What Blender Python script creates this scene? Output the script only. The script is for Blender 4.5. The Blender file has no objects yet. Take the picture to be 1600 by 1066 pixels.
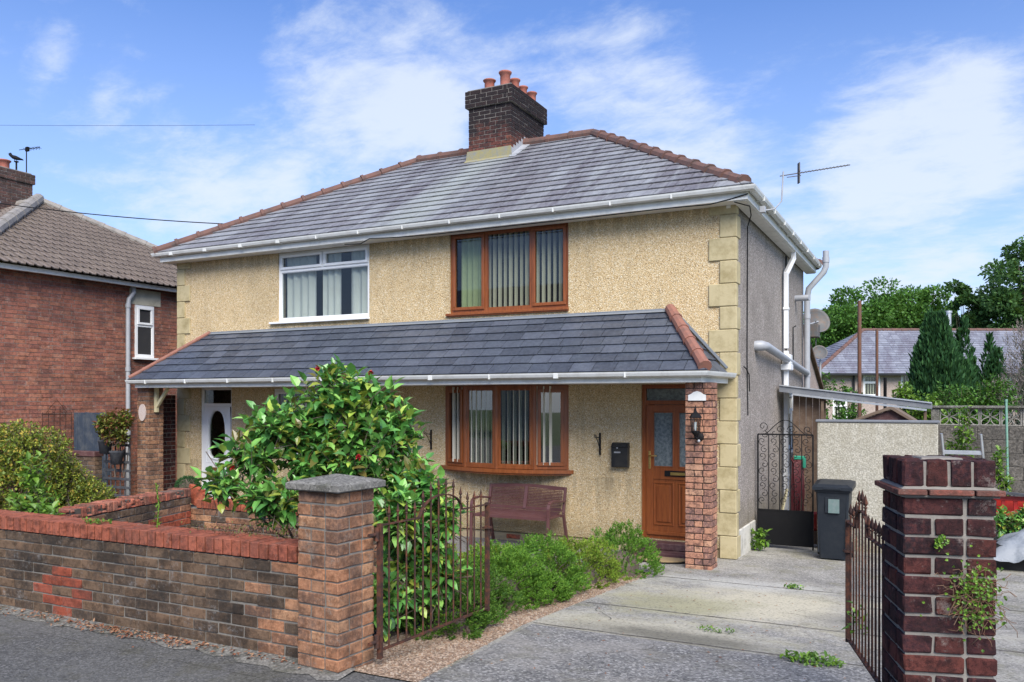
import bpy, math, random
from mathutils import Vector, Matrix
R = math.radians
scene = bpy.context.scene
COL = scene.collection
PI = math.pi

# ------------------------------------------------------------------ camera, sky, sun, exposure
cam_d = bpy.data.cameras.new("camera")
cam = bpy.data.objects.new("camera", cam_d); COL.objects.link(cam)
cam.location = (0, 0, 1.6)
cam.rotation_euler = (R(90), 0, R(27))
cam_d.sensor_width = 36
cam_d.lens = 1295/1600*36
cam_d.shift_y = (626-533)/1600
cam_d.clip_start = 0.05
cam_d.clip_end = 2000
scene.camera = cam
scene.view_settings.view_transform = 'Standard'
scene.view_settings.look = 'None'
scene.view_settings.exposure = 1.05
scene.view_settings.gamma = 1.0
scene.view_settings.use_curve_mapping = False

SUN_EL, SUN_AZ = 44, 142        # azimuth clockwise from +Y (north): sun behind the camera, to the right
world = bpy.data.worlds.new("World"); scene.world = world
world.use_nodes = True
def build_world():
    nt = world.node_tree; N = nt.nodes; L = nt.links; N.clear()
    out = N.new("ShaderNodeOutputWorld"); bg = N.new("ShaderNodeBackground")
    sky = N.new("ShaderNodeTexSky"); sky.sky_type = 'NISHITA'; sky.sun_disc = False
    sky.sun_elevation = R(SUN_EL); sky.sun_rotation = R(SUN_AZ)
    sky.air_density = 1.0; sky.dust_density = 0.6; sky.ozone_density = 2.0
    tc = N.new("ShaderNodeTexCoord")
    def math_(op, a, b=None, clamp=False):
        n = N.new("ShaderNodeMath"); n.operation = op; n.use_clamp = clamp
        for i, v in enumerate((a, b)):
            if v is None: continue
            if isinstance(v, (int, float)): n.inputs[i].default_value = v
            else: L.new(v, n.inputs[i])
        return n.outputs[0]
    sep = N.new("ShaderNodeSeparateXYZ"); L.new(tc.outputs['Generated'], sep.inputs[0])
    zc = math_('MAXIMUM', sep.outputs['Z'], 0.0)
    den = math_('ADD', zc, 0.22)
    comb = N.new("ShaderNodeCombineXYZ")
    L.new(math_('DIVIDE', sep.outputs['X'], den), comb.inputs[0])
    L.new(math_('DIVIDE', sep.outputs['Y'], den), comb.inputs[1])
    def noise(sc, det, rough, off):
        mp = N.new("ShaderNodeMapping"); mp.inputs['Location'].default_value = off
        mp.inputs['Rotation'].default_value = (0, 0, R(27)); mp.inputs['Scale'].default_value = (0.9, 1.25, 1)
        L.new(comb.outputs[0], mp.inputs[0])
        n = N.new("ShaderNodeTexNoise"); n.inputs['Scale'].default_value = sc
        n.inputs['Detail'].default_value = det; n.inputs['Roughness'].default_value = rough
        n.inputs['Distortion'].default_value = 0.25
        L.new(mp.outputs[0], n.inputs['Vector']); return n.outputs['Fac']
    n1 = noise(2.6, 9, 0.55, (3.1, 1.7, 0)); n2 = noise(8.5, 9, 0.66, (0.4, 8.2, 0))
    # soft banks of cloud in the directions where the sky shows them
    def blob(px, py, rad, amp):
        u = (px-800)/1295; v = (626-py)/1295; a = R(27)
        d = Vector((math.cos(a)*u-math.sin(a), math.sin(a)*u+math.cos(a), v)).normalized()
        n = N.new("ShaderNodeVectorMath"); n.operation = 'DOT_PRODUCT'
        L.new(tc.outputs['Generated'], n.inputs[0]); n.inputs[1].default_value = d
        m = N.new("ShaderNodeMapRange"); m.interpolation_type = 'SMOOTHSTEP'
        m.inputs['From Min'].default_value = math.cos(rad); m.inputs['From Max'].default_value = 1.0
        m.inputs['To Min'].default_value = 0.0; m.inputs['To Max'].default_value = amp
        L.new(n.outputs['Value'], m.inputs['Value']); return m.outputs[0]
    tot = None
    for b in [(560,60,.13,.34),(480,85,.08,.22),(660,130,.10,.30),(930,150,.15,.34),(1010,205,.12,.25),(640,215,.09,.28),
              (500,265,.09,.30),(350,310,.12,.34),(120,130,.07,.2),(225,150,.06,.15),(1420,210,.12,.42),(1580,170,.10,.30),(1200,200,.09,.20),(1480,350,.20,.24),
              (1300,400,.16,.24),(1120,260,.09,.22),(1600,430,.14,.2),(760,50,.06,.14),(300,380,.16,.2),(740,180,.1,.2)]:
        o = blob(*b); tot = o if tot is None else math_('ADD', tot, o)
    f = math_('ADD', math_('MULTIPLY', n1, 1.35), math_('MULTIPLY', n2, 1.05))
    f = math_('ADD', f, tot)
    mr = N.new("ShaderNodeMapRange"); mr.interpolation_type = 'SMOOTHSTEP'
    mr.inputs['From Min'].default_value = 1.28; mr.inputs['From Max'].default_value = 2.0
    L.new(f, mr.inputs['Value'])
    hz = N.new("ShaderNodeMapRange"); hz.inputs['From Min'].default_value = 0.0; hz.inputs['From Max'].default_value = 0.42
    hz.inputs['To Min'].default_value = 0.55; hz.inputs['To Max'].default_value = 0.0
    L.new(sep.outputs['Z'], hz.inputs['Value'])
    # blue of the clear sky, tinted a little deeper towards the zenith
    tint = N.new("ShaderNodeMix"); tint.data_type = 'RGBA'; tint.blend_type = 'MULTIPLY'
    tint.inputs[0].default_value = 1.0
    L.new(sky.outputs[0], tint.inputs['A']); tint.inputs['B'].default_value = (0.64, 0.77, 1.06, 1)
    m1 = N.new("ShaderNodeMix"); m1.data_type = 'RGBA'
    L.new(hz.outputs[0], m1.inputs[0]); L.new(tint.outputs['Result'], m1.inputs['A'])
    m1.inputs['B'].default_value = (3.5, 4.15, 5.3, 1)
    m2 = N.new("ShaderNodeMix"); m2.data_type = 'RGBA'
    L.new(math_('MULTIPLY', mr.outputs[0], 0.80), m2.inputs[0]); L.new(m1.outputs['Result'], m2.inputs['A'])
    m2.inputs['B'].default_value = (4.05, 4.45, 5.1, 1)
    L.new(m2.outputs['Result'], bg.inputs['Color']); bg.inputs['Strength'].default_value = 0.1
    L.new(bg.outputs[0], out.inputs[0])
build_world()
sun_d = bpy.data.lights.new("sun", 'SUN'); sun = bpy.data.objects.new("sun", sun_d); COL.objects.link(sun)
sun_d.energy = 3.05; sun_d.angle = R(42); sun_d.color = (1.0, 0.94, 0.84)
sun.rotation_euler = (R(90-SUN_EL), 0, R(180-SUN_AZ))

# ------------------------------------------------------------------ helpers
def gz(y):
    P = [(-80,0),(4.0,0),(9.7,-.40),(12,-.46),(17,-.62),(36,-2.3),(300,-2.3)]
    if y <= P[0][0]: return 0.
    for (a,za),(b,zb) in zip(P, P[1:]):
        if y <= b: return za+(zb-za)*(y-a)/(b-a)
    return P[-1][1]
BREAKS = [4.0, 9.7, 12, 17, 36]

class MB:
    def __init__(s): s.v=[]; s.f=[]; s.m=[]; s.cur=0; s.M=None; s.jv=0; s.jr=random.Random(1); s.sm=False; s.smf=[]
    def add(s, vs, fs):
        n = len(s.v)
        if s.M is not None: vs = [s.M @ Vector(v) for v in vs]
        s.v += [tuple(v) for v in vs]
        for f in fs: s.f.append(tuple(i+n for i in f)); s.m.append(s.cur); s.smf.append(s.sm)
        return s
    def box(s, x0, x1, y0, y1, z0, z1, c=0):
        if x0>x1: x0,x1=x1,x0
        if y0>y1: y0,y1=y1,y0
        if z0>z1: z0,z1=z1,z0
        if c <= 0:
            return s.add([(x0,y0,z0),(x1,y0,z0),(x1,y1,z0),(x0,y1,z0),(x0,y0,z1),(x1,y0,z1),(x1,y1,z1),(x0,y1,z1)],
                  [(3,2,1,0),(4,5,6,7),(0,1,5,4),(1,2,6,5),(2,3,7,6),(3,0,4,7)])
        X=(x0,x1); Y=(y0,y1); Z=(z0,z1); vs=[]; idx={}
        for i in (0,1):
            for j in (0,1):
                for k in (0,1):
                    sx,sy,sz = (1-2*i)*c,(1-2*j)*c,(1-2*k)*c
                    for a,p in enumerate(((X[i],Y[j]+sy,Z[k]+sz),(X[i]+sx,Y[j],Z[k]+sz),(X[i]+sx,Y[j]+sy,Z[k]))):
                        idx[(i,j,k,a)] = len(vs); vs.append(p)
        if s.jv: vs=[tuple(q+s.jr.uniform(-s.jv,s.jv) for q in p) for p in vs]
        fs=[]
        g = lambda *t: idx[t]
        for i in (0,1):
            q=[g(i,0,0,0),g(i,1,0,0),g(i,1,1,0),g(i,0,1,0)]; fs.append(q if i else q[::-1])
            q=[g(0,i,0,1),g(1,i,0,1),g(1,i,1,1),g(0,i,1,1)]; fs.append(q[::-1] if i else q)
            q=[g(0,0,i,2),g(1,0,i,2),g(1,1,i,2),g(0,1,i,2)]; fs.append(q if i else q[::-1])
        for i in (0,1):
            for j in (0,1):
                q=[g(i,j,0,0),g(i,j,0,1),g(i,j,1,1),g(i,j,1,0)]; fs.append(q if (i==j) else q[::-1])
                q=[g(i,0,j,0),g(i,0,j,2),g(i,1,j,2),g(i,1,j,0)]; fs.append(q if (i!=j) else q[::-1])
                q=[g(0,i,j,1),g(0,i,j,2),g(1,i,j,2),g(1,i,j,1)]; fs.append(q if (i==j) else q[::-1])
                for k in (0,1):
                    pass
        for i in (0,1):
            for j in (0,1):
                for k in (0,1):
                    q=[g(i,j,k,0),g(i,j,k,1),g(i,j,k,2)]; fs.append(q if (i+j+k)%2 else q[::-1])
        return s.add(vs, fs)
    def beam(s, a, b, w, h, up=(0,0,1), c=0):
        a=Vector(a); b=Vector(b); d=b-a; L=d.length; d.normalize(); up=Vector(up)
        if abs(d.dot(up))>.98: up=Vector((0,1,0)) if abs(d.y)<.9 else Vector((1,0,0))
        x=d.cross(up).normalized(); z=x.cross(d).normalized()
        M=Matrix((x,d,z)).transposed().to_4x4(); M.translation=a
        old=s.M; s.M = M if old is None else old@M
        s.box(-w/2,w/2,0,L,-h/2,h/2,c); s.M=old; return s
    def tube(s, pts, r, n=8, cap=True, smooth=True):
        pts=[Vector(p) for p in pts]; rs = r if isinstance(r,(list,tuple)) else [r]*len(pts)
        vs=[]; fs=[]; prev=None
        for i,p in enumerate(pts):
            if i==0: t=pts[1]-pts[0]
            elif i==len(pts)-1: t=pts[-1]-pts[-2]
            else: t=(pts[i+1]-p).normalized()+(p-pts[i-1]).normalized()
            if t.length<1e-9: t=Vector((0,0,1))
            t.normalize()
            if prev is None:
                a=Vector((0,0,1)) if abs(t.z)<.9 else Vector((1,0,0)); u=t.cross(a).normalized()
            else:
                u=prev-t*prev.dot(t); u.normalize()
            prev=u; w=t.cross(u)
            for k in range(n):
                an=2*PI*k/n; vs.append(p+(u*math.cos(an)+w*math.sin(an))*rs[i])
        for i in range(len(pts)-1):
            for k in range(n):
                k2=(k+1)%n; fs.append((i*n+k,i*n+k2,(i+1)*n+k2,(i+1)*n+k))
        o=s.sm; s.sm=smooth; s.add(vs,fs); s.sm=o
        if cap:
            m=len(pts)-1
            s.add([vs[k] for k in range(n)],[tuple(range(n))[::-1]]); s.add([vs[m*n+k] for k in range(n)],[tuple(range(n))])
        return s
    def lathe(s, prof, c=(0,0,0), n=16, smooth=True):
        vs=[]; fs=[]
        for r,z in prof:
            for k in range(n):
                a=2*PI*k/n; vs.append((c[0]+r*math.cos(a),c[1]+r*math.sin(a),c[2]+z))
        for i in range(len(prof)-1):
            for k in range(n):
                k2=(k+1)%n; fs.append((i*n+k,i*n+k2,(i+1)*n+k2,(i+1)*n+k))
        o=s.sm; s.sm=smooth; s.add(vs,fs); s.sm=o; return s
    def prism(s, poly, a, b, f):        # poly of 2-D points, extruded from a to b; f(u,v,w) -> xyz
        n=len(poly); vs=[f(u,v,a) for u,v in poly]+[f(u,v,b) for u,v in poly]
        return s.add(vs,[tuple(range(n))[::-1],tuple(range(n,2*n))]+[(i,(i+1)%n,n+(i+1)%n,n+i) for i in range(n)])
    def ball(s, c, r, n=10, m=7, sq=1.0):
        prof=[(max(1e-4,r*math.sin(PI*i/m)), -r*sq*math.cos(PI*i/m)) for i in range(m+1)]
        return s.lathe(prof,c,n)
    def build(s, name, mats, parent=None):
        me=bpy.data.meshes.new(name); me.from_pydata(s.v,[],s.f)
        if not isinstance(mats,(list,tuple)): mats=[mats]
        for m in mats: me.materials.append(m)
        me.polygons.foreach_set("material_index", s.m)
        me.polygons.foreach_set("use_smooth", s.smf)
        me.update()
        o=bpy.data.objects.new(name,me); COL.objects.link(o)
        if parent is not None: attach(o,parent)
        return o
def attach(o,parent):
    o.parent=parent
    if parent.type=='EMPTY':
        o.matrix_parent_inverse=(Matrix.Translation(parent.location)@parent.rotation_euler.to_matrix().to_4x4()).inverted()
def tag(o,label=None,cat=None,group=None,kind=None):
    if label: o['label']=label
    if cat: o['category']=cat
    if group: o['group']=group
    if kind: o['kind']=kind
    return o
def thing(name,label,cat,loc,group=None):
    o=bpy.data.objects.new(name,None); COL.objects.link(o); o.location=loc; o.empty_display_size=.1
    return tag(o,label,cat,group)
def copy_tree(o,loc,label=None,rz=None,sc=None):
    r=o.copy(); COL.objects.link(r); r.location=loc
    if rz is not None: r.rotation_euler=(0,0,rz)
    if sc: r.scale=(sc,)*3 if isinstance(sc,(int,float)) else sc
    if label: r['label']=label
    for ch in list(o.children):
        c=ch.copy(); COL.objects.link(c); c.parent=r
        for g in list(ch.children):
            d=g.copy(); COL.objects.link(d); d.parent=c
    return r
def rng(seed): return random.Random(seed)

# ------------------------------------------------------------------ materials
class NT:
    def __init__(s,name):
        s.mat=bpy.data.materials.new(name); s.mat.use_nodes=True; s.t=s.mat.node_tree; s.N=s.t.nodes; s.L=s.t.links
        s.b=s.N['Principled BSDF']; s._o=None
    def new(s,k): return s.N.new(k)
    def put(s,sock,v):
        if isinstance(v,(int,float)): sock.default_value=v
        elif isinstance(v,tuple): sock.default_value=v if len(v)==len(sock.default_value) else v+(1,)
        else: s.L.new(v,sock)
    def co(s,scale=None,rot=None,kind='Object',loc=None):
        if s._o is None: s._o=s.new('ShaderNodeTexCoord')
        o=s._o.outputs[kind]
        if scale is None and rot is None and loc is None: return o
        m=s.new('ShaderNodeMapping'); s.L.new(o,m.inputs[0])
        if scale is not None: m.inputs['Scale'].default_value=scale if isinstance(scale,tuple) else (scale,)*3
        if rot is not None: m.inputs['Rotation'].default_value=rot
        if loc is not None: m.inputs['Location'].default_value=loc
        return m.outputs[0]
    def noise(s,scale,det=4,rough=.6,vec=None,col=False,dist=0):
        n=s.new('ShaderNodeTexNoise'); n.inputs['Scale'].default_value=scale; n.inputs['Detail'].default_value=det
        n.inputs['Roughness'].default_value=rough; n.inputs['Distortion'].default_value=dist
        s.L.new(vec if vec is not None else s.co(),n.inputs['Vector']); return n.outputs['Color' if col else 'Fac']
    def vor(s,scale,vec=None,feat='F1',out='Color'):
        n=s.new('ShaderNodeTexVoronoi'); n.feature=feat; n.inputs['Scale'].default_value=scale
        s.L.new(vec if vec is not None else s.co(),n.inputs['Vector']); return n.outputs[out]
    def ramp(s,fac,stops,mode='LINEAR'):
        n=s.new('ShaderNodeValToRGB'); n.color_ramp.interpolation=mode; e=n.color_ramp.elements
        while len(e)<len(stops): e.new(.5)
        for i,(p,c) in enumerate(stops):
            e[i].position=p; e[i].color=(c,c,c,1) if isinstance(c,(int,float)) else tuple(c)+(1,)
        s.put(n.inputs[0],fac); return n.outputs[0]
    def mix(s,f,a,b,mode='MIX'):
        n=s.new('ShaderNodeMix'); n.data_type='RGBA'; n.blend_type=mode
        s.put(n.inputs[0],f); s.put(n.inputs['A'],a); s.put(n.inputs['B'],b); return n.outputs['Result']
    def math(s,op,a,b=None,clamp=False):
        n=s.new('ShaderNodeMath'); n.operation=op; n.use_clamp=clamp; s.put(n.inputs[0],a)
        if b is not None: s.put(n.inputs[1],b)
        return n.outputs[0]
    def isl(s):
        g=s.new('ShaderNodeNewGeometry'); return g.outputs['Random Per Island']
    def sep(s,v,ax):
        n=s.new('ShaderNodeSeparateXYZ'); s.L.new(v,n.inputs[0]); return n.outputs[ax]
    def rnd(s,v):   # first channel of a colour as a value
        n=s.new('ShaderNodeSeparateColor'); s.L.new(v,n.inputs[0]); return n.outputs[0]
    def bump(s,h,strength=.5,dist=.01,prev=None):
        n=s.new('ShaderNodeBump'); n.inputs['Strength'].default_value=strength; n.inputs['Distance'].default_value=dist
        s.put(n.inputs['Height'],h)
        if prev is not None: s.L.new(prev,n.inputs['Normal'])
        s.L.new(n.outputs[0],s.b.inputs['Normal']); return n.outputs[0]
    def fin(s,col=None,rough=None,metal=None,spec=None):
        if col is not None: s.put(s.b.inputs['Base Color'],col)
        if rough is not None: s.put(s.b.inputs['Roughness'],rough)
        if metal is not None: s.put(s.b.inputs['Metallic'],metal)
        if spec is not None: s.put(s.b.inputs['Specular IOR Level'],spec)
        return s.mat
def c2(c,k): return tuple(min(1,x*k) for x in c)

def m_paint(name,col,rough=.45,dirt=.25,dscale=3.0,dcol=(.12,.11,.09),metal=0,bump=0):
    n=NT(name)
    d=n.ramp(n.noise(dscale,9,.75),[(.46,0.),(.64,dirt)])
    f=n.math('ADD',d,n.math('MULTIPLY',n.noise(dscale*14,3,.6),dirt*.25))
    c=n.mix(f,col,dcol)
    if bump: n.bump(n.noise(90,4,.6),bump,.004)
    return n.fin(c,n.math('ADD',n.math('MULTIPLY',n.noise(12,4),.25),rough-.1),metal)
def m_brick(name,pal,grime=.5,gcol=(.04,.035,.03),gscale=2.2,spot=None,zg=None):
    n=NT(name); k=len(pal)
    c=n.ramp(n.isl(),[(i/k,p) for i,p in enumerate(pal)],'CONSTANT')
    mot=n.noise(42,7,.75)
    c=n.mix(n.ramp(mot,[(.44,.0),(.62,.6)]),c,c2(pal[0],1.5))
    c=n.mix(n.ramp(n.noise(17,7,.78),[(.48,0.),(.60,.75)]),c,c2(pal[-1],.42))
    g=n.ramp(n.noise(gscale,10,.75),[(.46,0.),(.60,grime)])
    c=n.mix(g,c,gcol)
    if spot: c=n.mix(n.ramp(n.noise(6.5,9,.85),[(.565,0.),(.66,.75)]),c,spot)
    if zg:  # soot towards the top of a stack
        z=n.sep(n.co(),2); f=n.math('ADD',n.math('MULTIPLY',n.math('SUBTRACT',z,zg[0]),1/(zg[1]-zg[0])),n.math('MULTIPLY',n.math('SUBTRACT',n.noise(5,6,.7),.5),1.3))
        c=n.mix(n.ramp(f,[(.30,0.),(.72,.93)]),c,(.022,.020,.022))
    n.bump(n.math('ADD',n.noise(34,8,.78),n.math('MULTIPLY',n.noise(240,3,.6),.4)),.7,.012)
    return n.fin(c,.92,spec=.12)
def m_mortar(name,col):
    n=NT(name); c=n.mix(n.noise(30,6,.7),c2(col,.55),c2(col,1.3)); n.bump(n.noise(150,4,.7),.6,.004)
    return n.fin(n.mix(n.ramp(n.noise(3,8,.7),[(.4,0.),(.7,.55)]),c,c2(col,.35)),.95,spec=.2)
def m_dash(name,stops,scale,stain=.22,scol=(.16,.13,.08),bump=.8,drips=(),base=None):
    n=NT(name)
    v=n.co(); w=n.mix(.012,v,n.noise(25,2,.5,col=True))
    cell=n.rnd(n.vor(scale,w)); dist=n.vor(scale,w,out='Distance')
    c=n.ramp(cell,stops,'CONSTANT')
    c=n.mix(n.ramp(dist,[(.35,0.),(.75,.55)]),c,c2(stops[1][1],.45))
    c=n.mix(n.ramp(n.noise(.9,9,.74),[(.46,0.),(.62,stain)]),c,scol)
    c=n.mix(n.ramp(n.noise(3.0,8,.75,vec=n.co((1.9,1.9,.16))),[(.52,0.),(.68,stain*1.2)]),c,scol)
    if drips or base is not None:
        X=n.sep(n.co(),0); Z=n.sep(n.co(),2)
        st=n.noise(1.,7,.75,vec=n.co((9,9,.7)))
        for (a,e,zt,ln) in drips:      # rain-borne dirt washed down from a sill or a bracket
            fx=n.ramp(n.math('ABSOLUTE',n.math('SUBTRACT',X,(a+e)/2)),[(max(0,(e-a)/2-.05),1.),((e-a)/2+.06,0.)])
            fz=n.ramp(n.math('DIVIDE',n.math('SUBTRACT',zt,Z),ln),[(0.,0.),(.02,1.),(1.,0.)])
            k=n.math('MULTIPLY',n.math('MULTIPLY',n.rnd(fx),n.rnd(fz)),n.rnd(n.ramp(st,[(.42,0.),(.60,.62)])))
            c=n.mix(k,c,scol)
        if base is not None:
            q=n.math('SUBTRACT',n.math('DIVIDE',n.math('SUBTRACT',Z,base),.45),n.math('MULTIPLY',n.math('SUBTRACT',n.noise(3,8,.75),.5),1.6))
            c=n.mix(n.ramp(q,[(.0,.55),(.9,0.)]),c,(.15,.13,.07))
    n.bump(n.math('SUBTRACT',1.,dist),bump,.012)
    return n.fin(c,.9,spec=.25)
def m_slate(name,pal,streak,scol,lich=None,rough=.5,sdir=(1.2,.25,1),lime=None):
    n=NT(name); k=len(pal)
    c=n.ramp(n.isl(),[(i/k,p) for i,p in enumerate(pal)],'CONSTANT')
    c=n.mix(n.ramp(n.noise(2.4,7,.72,vec=n.co(sdir)),[(.46,0.),(.58,streak)]),c,scol)
    if lich: c=n.mix(n.ramp(n.noise(4.5,8,.75,vec=n.co(sdir,loc=(3,5,1))),[(.50,0.),(.62,lich[0])]),c,lich[1])
    if lime:   # pale run-off stain washed down the slates below the chimney
        q=n.math('ABSOLUTE',n.math('SUBTRACT',n.math('ADD',n.sep(n.co(),0),n.math('MULTIPLY',n.noise(1.6,6,.7,vec=n.co((1.5,.2,.2))),.9)),lime+.45))
        c=n.mix(n.ramp(q,[(.10,.60),(.62,0.)]),c,(.34,.375,.34))
    c=n.mix(.26,c,n.ramp(n.noise(22,7,.75),[(.4,c2(pal[0],.35)),(.6,c2(pal[0],1.7))]))
    n.bump(n.noise(45,6,.7),.35,.006)
    return n.fin(c,n.math('ADD',rough-.15,n.math('MULTIPLY',n.noise(9,5),.3)),spec=.4)
def m_leaf(name,pal,rough=.42,trans=.25,spec=.45,small=False):
    n=NT(name); k=len(pal)
    c=n.ramp(n.isl(),[(i/k,p) for i,p in enumerate(pal)],'CONSTANT')
    c=n.mix(n.ramp(n.noise(1.7 if not small else .8,4,.6),[(.35,0.),(.7,.45)]),c,c2(pal[0],.6))
    n.fin(c,rough,spec=spec)
    tr=n.new('ShaderNodeBsdfTranslucent'); n.put(tr.inputs['Color'],n.mix(.5,c,(.16,.26,.03)))
    mx=n.new('ShaderNodeMixShader'); mx.inputs[0].default_value=trans
    out=n.N['Material Output']; n.L.new(n.b.outputs[0],mx.inputs[1]); n.L.new(tr.outputs[0],mx.inputs[2]); n.L.new(mx.outputs[0],out.inputs[0])
    return n.mat
def m_ground(name,cols,scale=1.,speck=.5,bump=.5,fine=110,stones=None,mossy=None,pale=None,rough=.92,ell=None):
    n=NT(name)
    c=n.ramp(n.noise(.7*scale,10,.74),[(.38,cols[0]),(.5,cols[1]),(.62,cols[2])])
    f=n.noise(fine,4,.75); f2=n.rnd(n.vor(fine*.9))
    c=n.mix(speck,c,n.ramp(f2,[(0,c2(cols[0],.45)),(.5,cols[1]),(.86,c2(cols[2],1.2)),(1.,c2(cols[2],1.9))]))
    if stones: c=n.mix(n.ramp(n.rnd(n.vor(115)),[(.86,0.),(.90,stones[0])],'CONSTANT'),c,stones[1])
    if pale: c=n.mix(n.ramp(n.noise(.85,12,.78,vec=n.co((.8,1.1,1),loc=(2,9,0))),[(.47,0.),(.58,pale[0])]),c,pale[1])
    if mossy: c=n.mix(n.ramp(n.noise(2.1,10,.75,vec=n.co(loc=(7,1,0))),[(.52,0.),(.60,mossy[0])]),c,mossy[1])
    for e in (ell or []):   # old tea-coloured stains with ragged edges
        v=n.co((1/e[2],1/e[3],0),loc=(-e[0]/e[2],-e[1]/e[3],0)); vm=n.new('ShaderNodeVectorMath'); vm.operation='LENGTH'; n.L.new(v,vm.inputs[0])
        q=n.math('ADD',vm.outputs['Value'],n.math('MULTIPLY',n.math('SUBTRACT',n.noise(1.7,10,.75),.5),2.2))
        c=n.mix(n.ramp(q,[(.35,e[4]),(1.15 if False else 1.,0.)]),c,e[5])
    c=n.mix(n.ramp(n.noise(fine*.5,3,.6),[(.36,.45),(.46,0.)]),c,c2(cols[0],.4))
    h=n.math('ADD',n.math('MULTIPLY',f,.6),n.math('MULTIPLY',n.noise(fine*.25,6,.7),.8))
    n.bump(h,bump,.012)
    return n.fin(c,rough,spec=.3)
def m_glass(name,tint=(.80,.82,.79),ior=1.7,frost=0.0):
    n=NT(name); g=n.new('ShaderNodeBsdfGlossy'); g.inputs['Roughness'].default_value=.015+frost*.3
    tr=n.new('ShaderNodeBsdfTransparent'); tr.inputs[0].default_value=tint+(1,)
    fr=n.new('ShaderNodeFresnel'); fr.inputs[0].default_value=ior
    if frost:
        bp=n.new('ShaderNodeBump'); bp.inputs['Strength'].default_value=.5; bp.inputs['Distance'].default_value=.004; n.L.new(n.noise(70,3,.6),bp.inputs['Height'])
        n.L.new(bp.outputs[0],g.inputs['Normal'])
    ge=n.new('ShaderNodeNewGeometry'); mx=n.new('ShaderNodeMixShader'); n.L.new(n.math('MULTIPLY',fr.outputs[0],n.math('SUBTRACT',1.0,ge.outputs['Backfacing'])),mx.inputs[0])
    n.L.new(tr.outputs[0],mx.inputs[1]); n.L.new(g.outputs[0],mx.inputs[2]); sh=mx.outputs[0]
    if frost:
        df=n.new('ShaderNodeBsdfDiffuse'); n.put(df.inputs[0],n.mix(n.ramp(n.noise(26,5,.7),[(.4,0.),(.6,1.)]),(.16,.19,.195),(.30,.34,.345)))
        m3=n.new('ShaderNodeMixShader'); m3.inputs[0].default_value=.6; n.L.new(sh,m3.inputs[1]); n.L.new(df.outputs[0],m3.inputs[2]); sh=m3.outputs[0]
    n.L.new(sh,n.N['Material Output'].inputs[0])
    n.N.remove(n.b); return n.mat
def m_wood(name,a,b,rough=.35,ax=(9,9,.7)):
    n=NT(name); f=n.noise(5,6,.65,vec=n.co(ax),dist=.6)
    c=n.mix(n.ramp(f,[(.35,0.),(.65,1.)]),a,b)
    n.bump(n.noise(40,3,.6,vec=n.co(ax)),.12,.002); return n.fin(c,rough,spec=.5)

M={}
M['dash']=m_dash('cream_pebbledash',[(0,(.72,.55,.31)),(.24,(.60,.43,.22)),(.42,(.80,.66,.43)),(.64,(.67,.50,.28)),(.86,(.36,.24,.115)),(.92,(.88,.80,.60))],96,.22,(.22,.18,.11),drips=[(-6.5,-4.5,2.84,.5),(-9.95,-7.9,2.88,.5),(-6.6,-4.5,.56,.7),(-4.0,-3.6,.70,.5),(-12,-2.5,4.1,.35),(-4.10,-4.0,.86,.5)],base=-.30)
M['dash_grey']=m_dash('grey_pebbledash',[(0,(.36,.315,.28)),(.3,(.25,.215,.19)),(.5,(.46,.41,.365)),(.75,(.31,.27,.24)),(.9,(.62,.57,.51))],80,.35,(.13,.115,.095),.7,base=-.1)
M['dash_pink']=m_dash('pinkish_render',[(0,(.43,.34,.29)),(.3,(.36,.29,.25)),(.6,(.50,.41,.36))],60,.2,(.2,.16,.14),.4)
M['cream_render']=m_dash('rough_cream_render',[(0,(.46,.435,.365)),(.3,(.40,.38,.315)),(.6,(.52,.495,.42))],55,.40,(.27,.245,.18),.3,drips=[(-1.6,.1,1.31,.6)],base=-.45)
M['cream_render'].node_tree.nodes['Principled BSDF'].inputs['Specular IOR Level'].default_value=.2
M['quoin']=m_paint('sandstone_quoin',(.46,.39,.23),.9,.7,3.2,(.25,.20,.09),bump=.7)
M['plinth']=m_paint('painted_plinth',(.42,.34,.21),.85,.6,4,(.2,.15,.09),bump=.5)
M['plinth_white']=m_paint('white_plinth',(.60,.58,.52),.8,.6,5,(.2,.19,.15),bump=.5)
M['upvc']=m_paint('white_plastic',(.76,.77,.77),.35,.10,4,(.35,.35,.32))
M['gutterw']=m_paint('white_gutter_plastic',(.64,.65,.63),.35,.28,5,(.30,.29,.24))
M['soffit']=m_paint('white_soffit_board',(.74,.73,.68),.5,.25,5,(.25,.24,.19))
M['greypipe']=m_paint('grey_soil_pipe',(.33,.345,.37),.4,.3,7,(.2,.2,.2))
M['brownframe']=m_wood('oak_window_frame',(.27,.082,.022),(.16,.045,.012))
M['doorwood']=m_wood('oak_door_panel',(.27,.078,.019),(.18,.046,.012))
M['glass']=m_glass('window_glass'); M['glass_bow']=m_glass('bow_window_glass',(.72,.75,.73),2.7); M['glass_frost']=m_glass('frosted_glass',(.55,.60,.60),1.6,.5)
M['blind_or_backing']=m_paint('cream_blind_fabric',(.72,.70,.60),.8,.1,4)
M['curtain']=m_paint('white_net_curtain',(.72,.74,.76),.85,.1,4)
M['curtain_green']=m_paint('pale_green_curtain',(.42,.50,.30),.85,.2,4)
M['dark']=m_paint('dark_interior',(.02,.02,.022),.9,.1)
M['slate']=m_slate('weathered_slate',[(.19,.194,.207),(.225,.232,.244),(.165,.169,.182),(.20,.203,.217),(.255,.265,.278),(.178,.175,.187)],.66,(.080,.064,.080),(.45,(.34,.36,.365)),.6,(.95,.10,.10),lime=-7.15)
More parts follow.
